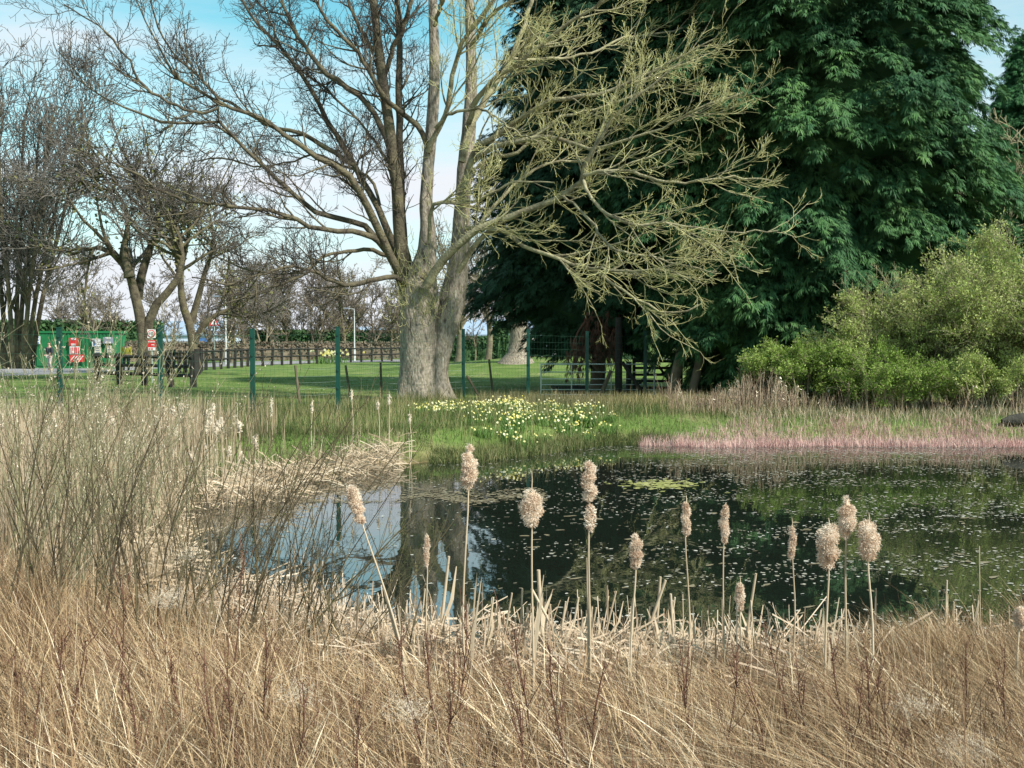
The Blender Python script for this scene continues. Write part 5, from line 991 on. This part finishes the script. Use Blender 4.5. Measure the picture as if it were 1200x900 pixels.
# ------------------------------------------------------------------ bulrushes with seed heads
def cattail(px, ytop, ybot, wpx, Y, label, shape, lean=0, small=None, group=None, name='bulrush', stemw=.011, tip=0, dense=1.0, m='seed_fluff', zb=None):
    p1 = AT(px, ytop, Y); p0 = AT(px - lean * 0, ybot, Y); zg = max(float(hg(p1[0], Y)), -.12) if zb is None else zb
    root = thing(name, label, 'bulrush', (p1[0], Y, zg), 0, group); h1 = p1[2] - zg; h0 = p0[2] - zg; s_ = lambda h: -lean * (h1 - h) * (-1)
    X = lambda h: lean * (h - h1)     # leaning stem meets the head at px
    hb = np.linspace(-.05, h0 + (h1 - h0) * .3, 8); bnd = rng.normal(0, .022); mb = MB(); tubes(mb, np.array([[(X(h) + .006 * math.sin(h * 5 + px) + bnd * math.sin(math.pi * min(max(h / max(h0, .1), 0), 1)), 0, h) for h in hb]]), np.linspace(stemw, stemw * .55, 8)[None], 6)
    for q in range(2 if stemw > .008 else 0):
        zz = U(0, .1); ln = U(.3, .75) * h0; dx = U(-.08, .08); Pq = np.array([[(X(0), 0, zz), (X(ln * .5) + dx * .3, 0.01, zz + ln * .5), (X(ln) + dx, .02, zz + ln)]]); ribbons(mb, Pq, np.array([[.02, .016, .004]]), np.array([[.97, -.2, 0]]))
    mb.build('stem', M['stalk'], root)
    L_ = h1 - h0; W_ = wpx / F * Y / 2 * (1.06 if group is None else 1); mb = MB()
    n = int((6500 if group is None else 120) * dense); t = rng.random(n)
    gg = np.random.default_rng(int(px * 7 + ytop)); m_p = 6 if shape == 'thin' else (7 if shape == 'bulb' else 10)
    pt = np.linspace(.12, .88, m_p) + gg.normal(0, .04, m_p); env = np.sin(np.clip(pt, .05, .95) * np.pi) ** (.55 if shape == 'bulb' else .30)
    pr = W_ * env * gg.uniform(.62, .88, m_p) * (1.0 if shape != 'thin' else .95); off = np.maximum(W_ * env * .95 - pr, 0) * 1.15; pa = gg.uniform(0, 6.28, m_p)
    pc = np.stack([X(h0 + L_ * pt) + np.cos(pa) * off, np.sin(pa) * off, h0 + L_ * pt], 1); vr = np.maximum(L_ / m_p * .85, pr * .8)
    k = gg.choice(m_p, n, p=(pr ** 1.5 + 1e-6) / (pr ** 1.5 + 1e-6).sum()); dd = nrm(rng.normal(size=(n, 3))); ur = U(.6, 1.0, n); t = np.clip((pc[k, 2] - h0) / L_, 0, 1)
    bmp = 1 + .16 * np.sin(dd[:, 0] * 9 + k) * np.sin(dd[:, 2] * 8 + 2 * k)
    C0 = pc[k] + dd * np.stack([pr[k], pr[k], vr[k]], 1) * (ur * bmp)[:, None]
    if group is None:
        D = nrm(dd + rng.normal(0, .7, (n, 3))); D2 = nrm(D + rng.normal(0, .9, (n, 3))); ln = U(.005, .017, n)[:, None]
        P = np.stack([C0, C0 + D * ln * .6, C0 + D * ln * .6 + D2 * ln * .6], 1); ribbons(mb, P, np.tile([[.0024, .0034, .001]], (n, 1)), nrm(rng.normal(size=(n, 3))), np.clip(.30 + .45 * (ur - .6) / .4 * (.6 + .4 * np.sin(k * 2.4)) + rng.normal(0, .2, n), 0, 1))
    else:
        D = dd; ln = U(.01, .02, n); P = np.stack([C0, C0 + D * (ln * .6)[:, None], C0 + D * ln[:, None]], 1); ribbons(mb, P, np.tile([[.010, .014, .004]], (n, 1)), nrm(rng.normal(size=(n, 3))))
    # solid felted core
    hh = h0 + L_ * pt; tubes(mb, np.array([[(q[0], q[1], q[2]) for q in pc]]), (pr * .6 + .002)[None], 9, np.array([.3]))
    mb.build('seed_head', M[m], root)
    if tip:
        mb = MB(); tubes(mb, np.array([[(X(h1), 0, h1 - .02), (X(h1) + .003, 0, h1 + tip * .5), (X(h1), 0, h1 + tip)]]), np.array([[.004, .003, .0015]]), 4); mb.build('spike', M['stalk'], root)
HEADS = [
 (410, 568, 614, 17, 6.6, 'leaning buff bulrush head, leftmost of the near fluffy ones over the pond', 'lump', -.28, 0),
 (550, 526, 578, 20, 6.5, 'tall fluffy bulrush head in front of the far bank, below the big tree', 'lump', 0, .035),
 (623, 572, 617, 29, 6.3, 'round fat fluffy bulrush head near the middle of the pond', 'bulb', 0, .10),
 (691, 541, 592, 18, 6.4, 'tallest bulrush with a long head and second tuft below it', 'lump', 0, 0),
 (746, 628, 666, 15, 6.5, 'small slightly tilted bulrush head low over the dark water', 'lump', .02, 0),
 (804, 590, 630, 9, 6.6, 'thin ragged bulrush head left of the slim upright one', 'thin', 0, .05),
 (849, 594, 634, 10, 6.6, 'slim upright cylindrical bulrush head over dark water', 'thin', 0, 0),
 (867, 684, 716, 10, 6.9, 'small white wispy bulrush remnant just above the near reeds', 'lump', 0, .05),
 (928, 620, 654, 7, 6.6, 'bare thin bulrush spike between the slim head and the right trio', 'thin', 0, .07),
 (971, 615, 664, 30, 6.2, 'left lower fluffy head of the right hand bulrush trio', 'lump', 0, .04),
 (993, 584, 630, 22, 6.25, 'topmost fluffy head of the right hand bulrush trio', 'bulb', 0, 0),
 (1018, 611, 654, 28, 6.2, 'right fluffy head of the right hand bulrush trio', 'lump', 0, .05),
 (1196, 712, 736, 14, 5.9, 'pale fluffy bulrush head cut by the right edge', 'bulb', 0, 0),
 (500, 630, 662, 5, 7.0, 'very thin bare bulrush spike in front of the trunk reflection', 'thin', 0, .03),
]
for (px, a, b, w_, Y, lb, sh, ln, tp) in HEADS: cattail(px, a, b, w_, Y, lb, sh, ln, tip=tp, stemw=.0085 if w_ > 12 else .0065)
# second tuft of the tallest one
def tuft():
    r = [o for o in bpy.data.objects if o.get('label', '').startswith('tallest bulrush')][0]; p = AT(696, 607, 6.4); mb = MB(); n = 900; a = U(0, 6.28, n); t = U(-1, 1, n); rr = .034 * np.sqrt(1 - t ** 2) * U(.3, 1, n)
    C = np.stack([p[0] - r.location.x - .02 + np.cos(a) * rr, np.sin(a) * rr, p[2] - r.location.z + t * .075], 1); D = nrm(rng.normal(size=(n, 3))); ribbons(mb, np.stack([C, C + D * .008, C + D * .018], 1), np.tile([[.004, .0055, .0015]], (n, 1)), nrm(rng.normal(size=(n, 3)))); mb.build('lower_tuft', M['seed_fluff'], r)
tuft()
def left_heads():
    g = np.random.default_rng(5); n = 0
    spec = []
    for _ in range(70):
        px = g.uniform(0, 300); py = 468 + g.uniform(0, 60) + (300 - px) * .04; spec.append((px, py, g.uniform(15, 20)))
    spec.sort()
    for px, py, Y in spec:
        Y = Y if px > 60 else Y - 2
        x = XA(px, Y)
        if float(sdf(x, Y)) < -.1: continue
        cattail(px, py, py + g.uniform(9, 20), g.uniform(5, 9), Y, 'pale fluffy bulrush head in the left reed bed ' + ('near the left edge' if px < 60 else 'below the green container' if px < 125 else 'below the speed sign' if px < 205 else 'at its right end'), 'lump', g.normal(0, .03), group='bulrush heads in the left reed bed', stemw=.008, m='seed_pale')
    for px, a, b, lb in ((412, 458, 470, 'first'), (443, 470, 480, ''), (456, 461, 475, ''), (480, 484, 496, ''), (366, 470, 484, ''), (318, 466, 490, '')):
        Y = 19.6; cattail(px, a, b, 4.5, Y, 'slim pale bulrush standing alone at the far corner of the reed bed, above the bank', 'thin', 0, group='slim bulrushes at the far corner of the reed bed', stemw=.010, m='seed_pale', tip=.05, zb=0.0)
left_heads()

# ------------------------------------------------------------------ osier shoots on the left and dock stems in front
def osiers():
    specs = []
    g = np.random.default_rng(9)
    labs = ['at the far left edge', 'second from the left edge', 'third from the left, with reddish base', 'fourth from the left', 'fifth from the left, in front of the reed bed', 'left of the near water corner', 'at the water corner, leaning right', 'nearest to the open water, arching over the sky reflection',
            'behind the left edge, with pale catkin buds', 'behind the green fence post line, with pale buds', 'tall and thin below the speed sign', 'low and sparse in front of the pond corner', 'behind the far left ones', 'behind the fourth bush', 'in the reed bed below the second fence post', 'standing at the left pond margin', 'over the left part of the sky reflection']
    for i in range(17):
        px = [10, 62, 118, 168, 222, 268, 318, 372, 22, 95, 180, 420, 58, 145, 245, 300, 345][i]; Y = [6.4, 7.0, 6.6, 7.2, 7.0, 7.6, 7.2, 7.4, 9.5, 10.5, 11, 7.0, 8.2, 8.6, 9.0, 8.6, 7.9][i]; top = [395, 430, 440, 420, 430, 450, 480, 520, 362, 376, 400, 560, 375, 430, 425, 440, 470][i]
        ns = [12, 11, 10, 10, 10, 9, 8, 7, 30, 28, 18, 6, 22, 12, 10, 8, 6][i]; x = XA(px, Y); z = float(hg(x, Y)); root = thing('osier_bush', 'slender leafless osier shoots ' + labs[i], 'shrub', (x, Y, z)); H = AT(px, top, Y)[2] - z
        mb = MB(); P, Rr = [], []
        for j in range(ns):
            a = g.uniform(0, 6.28); sp = g.uniform(.02, .26); h = H * g.uniform(.55, 1.02); lx = g.normal(.16, .26) if i > 3 else g.normal(.0, .2); ly = g.normal(0, .15); bx, by = g.normal(0, .18), g.normal(0, .15)
            P.append([(bx + lx * h * t ** 1.3 + .02 * math.sin(t * 6 + j), by + ly * h * t, -.05 + h * t) for t in np.linspace(0, 1, 9)]); Rr.append(np.linspace(g.uniform(.0045, .0085), .0018, 9))
        P, Rr = np.array(P), np.array(Rr); tubes(mb, P, Rr, 5); P1, R1 = grow(P, Rr, ns * 5, .45, 25, .14, 5, .6, .0013, t0=.25, wander=.08, rmax=.004); tubes(mb, P1, R1, 3)
        P2, R2 = grow(P1, R1, ns * (22 if i in (8, 9, 12) else 8), .16, 42, .1, 3, .7, .0014, wander=.14); tubes(mb, P2, R2, 3); pale = i in (8, 9, 10, 12)
        mb.build('shoots', M['osier'] if not pale else M['shrub_twig'], root)
        mb = MB(); nb = 900 if pale else 260; ii = g.integers(0, len(P1), nb); kk = g.integers(1, 5, nb); c = P1[ii, kk]; D = nrm(rng.normal(size=(nb, 3)) * .6 + [0, 0, 1]); s = .014 if pale else .008
        ribbons(mb, np.stack([c, c + D * s * .6, c + D * s * 1.4], 1), np.tile([[s * .3, s * .6, s * .1]], (nb, 1)), nrm(rng.normal(size=(nb, 3)))); mb.build('buds', M['seed_pale'] if pale else M['olive_leaf'], root)
osiers()
def docks():
    g = np.random.default_rng(12)
    for i, (px, top, Y) in enumerate([(70, 735, 4.3), (97, 742, 4.4), (140, 665, 4.6), (146, 780, 4.1), (50, 800, 4.0), (200, 765, 4.6), (238, 750, 4.4), (262, 775, 4.2), (308, 720, 4.8), (355, 790, 4.2), (20, 760, 4.4), (290, 640, 5.6),
                                      (466, 740, 4.5), (497, 735, 4.7), (530, 760, 4.4), (545, 690, 5.2), (600, 790, 4.3), (606, 735, 4.7), (645, 752, 4.5), (704, 780, 4.4), (793, 745, 4.6), (862, 755, 4.5), (880, 790, 4.3), (905, 745, 4.8), (938, 780, 4.6), (972, 740, 4.7), (1012, 760, 4.5), (1008, 800, 4.2), (1028, 790, 4.3), (1135, 745, 4.9), (1180, 770, 4.5), (1062, 850, 3.9), (415, 830, 4.0)]):
        p = AT(px, top, Y); z = float(hg(p[0], Y)); H = p[2] - z; sz = 'tall' if H > .6 else 'short'; root = thing('dock_plant', sz + ' red brown dock stem ' + where(px, sz), 'plant', (p[0], Y, z), 0, 'dead dock stems in the near grass'); mb = MB()
        lx = g.normal(-.05, .12); P = np.array([[(lx * H * (t - 1) + .012 * math.sin(t * 7 + i), g.normal(0, .004), -.03 + H * t) for t in np.linspace(0, 1, 10)]]); R_ = np.linspace(.0052, .0020, 10)[None]; tubes(mb, P, R_, 5)
        P1, R1 = grow(P, R_, 11, .2, 26, .2, 5, .6, .0014, t0=.35, wander=.1); tubes(mb, P1, R1, 4); mb.build('stem', M['dock'], root)
        mb = MB(); A = np.concatenate([P1.reshape(-1, 3), P[0, 5:]]); nb = 170; c = A[g.integers(0, len(A), nb)] + g.normal(0, .006, (nb, 3)); D = nrm(g.normal(size=(nb, 3))); ribbons(mb, np.stack([c, c + D * .004, c + D * .010], 1), np.tile([[.002, .006, .001]], (nb, 1)), nrm(g.normal(size=(nb, 3)))); mb.build('seeds', M['dock'], root)
docks()
# thistledown wisps caught in the grass
def wisps():
    for i, (px, py, Y, n) in enumerate([(195, 700, 6.2, 700), (222, 648, 6.6, 300), (628 - 150, 830, 4.4, 500), (1130, 880, 4.0, 900), (1072, 826, 4.3, 400), (345, 812, 4.6, 350)]):
        p = AT(px, py, Y); mb = MB(); C = rng.normal(0, 1, (n, 3)) * [.05, .03, .03]; D = nrm(rng.normal(size=(n, 3))); P = np.stack([C, C + D * .012, C + D * .012 + nrm(rng.normal(size=(n, 3))) * .015], 1); ribbons(mb, P, np.tile([[.0012, .0014, .0006]], (n, 1)), nrm(rng.normal(size=(n, 3))))
        o = mb.build('seed_wisp', M['seed_pale']); o.location = [float(v) for v in p]; tag(o, ['white wisp of down in the grass below the osiers', 'grey wisp of down caught among the osier shoots', 'pale wisp of down in the centre foreground', 'large pale wisp of down at the bottom right corner', 'small white wisp right of centre in the right hand grass', 'grey wisp of down in the left foreground grass'][i], 'plant down')
wisps()
# mossy log at the right end of the bank
def log():
    Y = 24.2; x = XA(1194, Y); z = float(hg(x, Y)); mb = MB(); P = np.array([[(-.35 + t * 1.6, .05 * math.sin(t * 4), .13 + .04 * math.sin(t * 3)) for t in np.linspace(0, 1, 9)]]); tubes(mb, P, np.array([[.05, .12, .14, .15, .14, .15, .14, .13, .1]]), 12, cap=True); o = mb.build('fallen_log', M['log']); o.location = (x, Y, z); tag(o, 'dark fallen log at the right end of the pink rushes', 'log')
log()
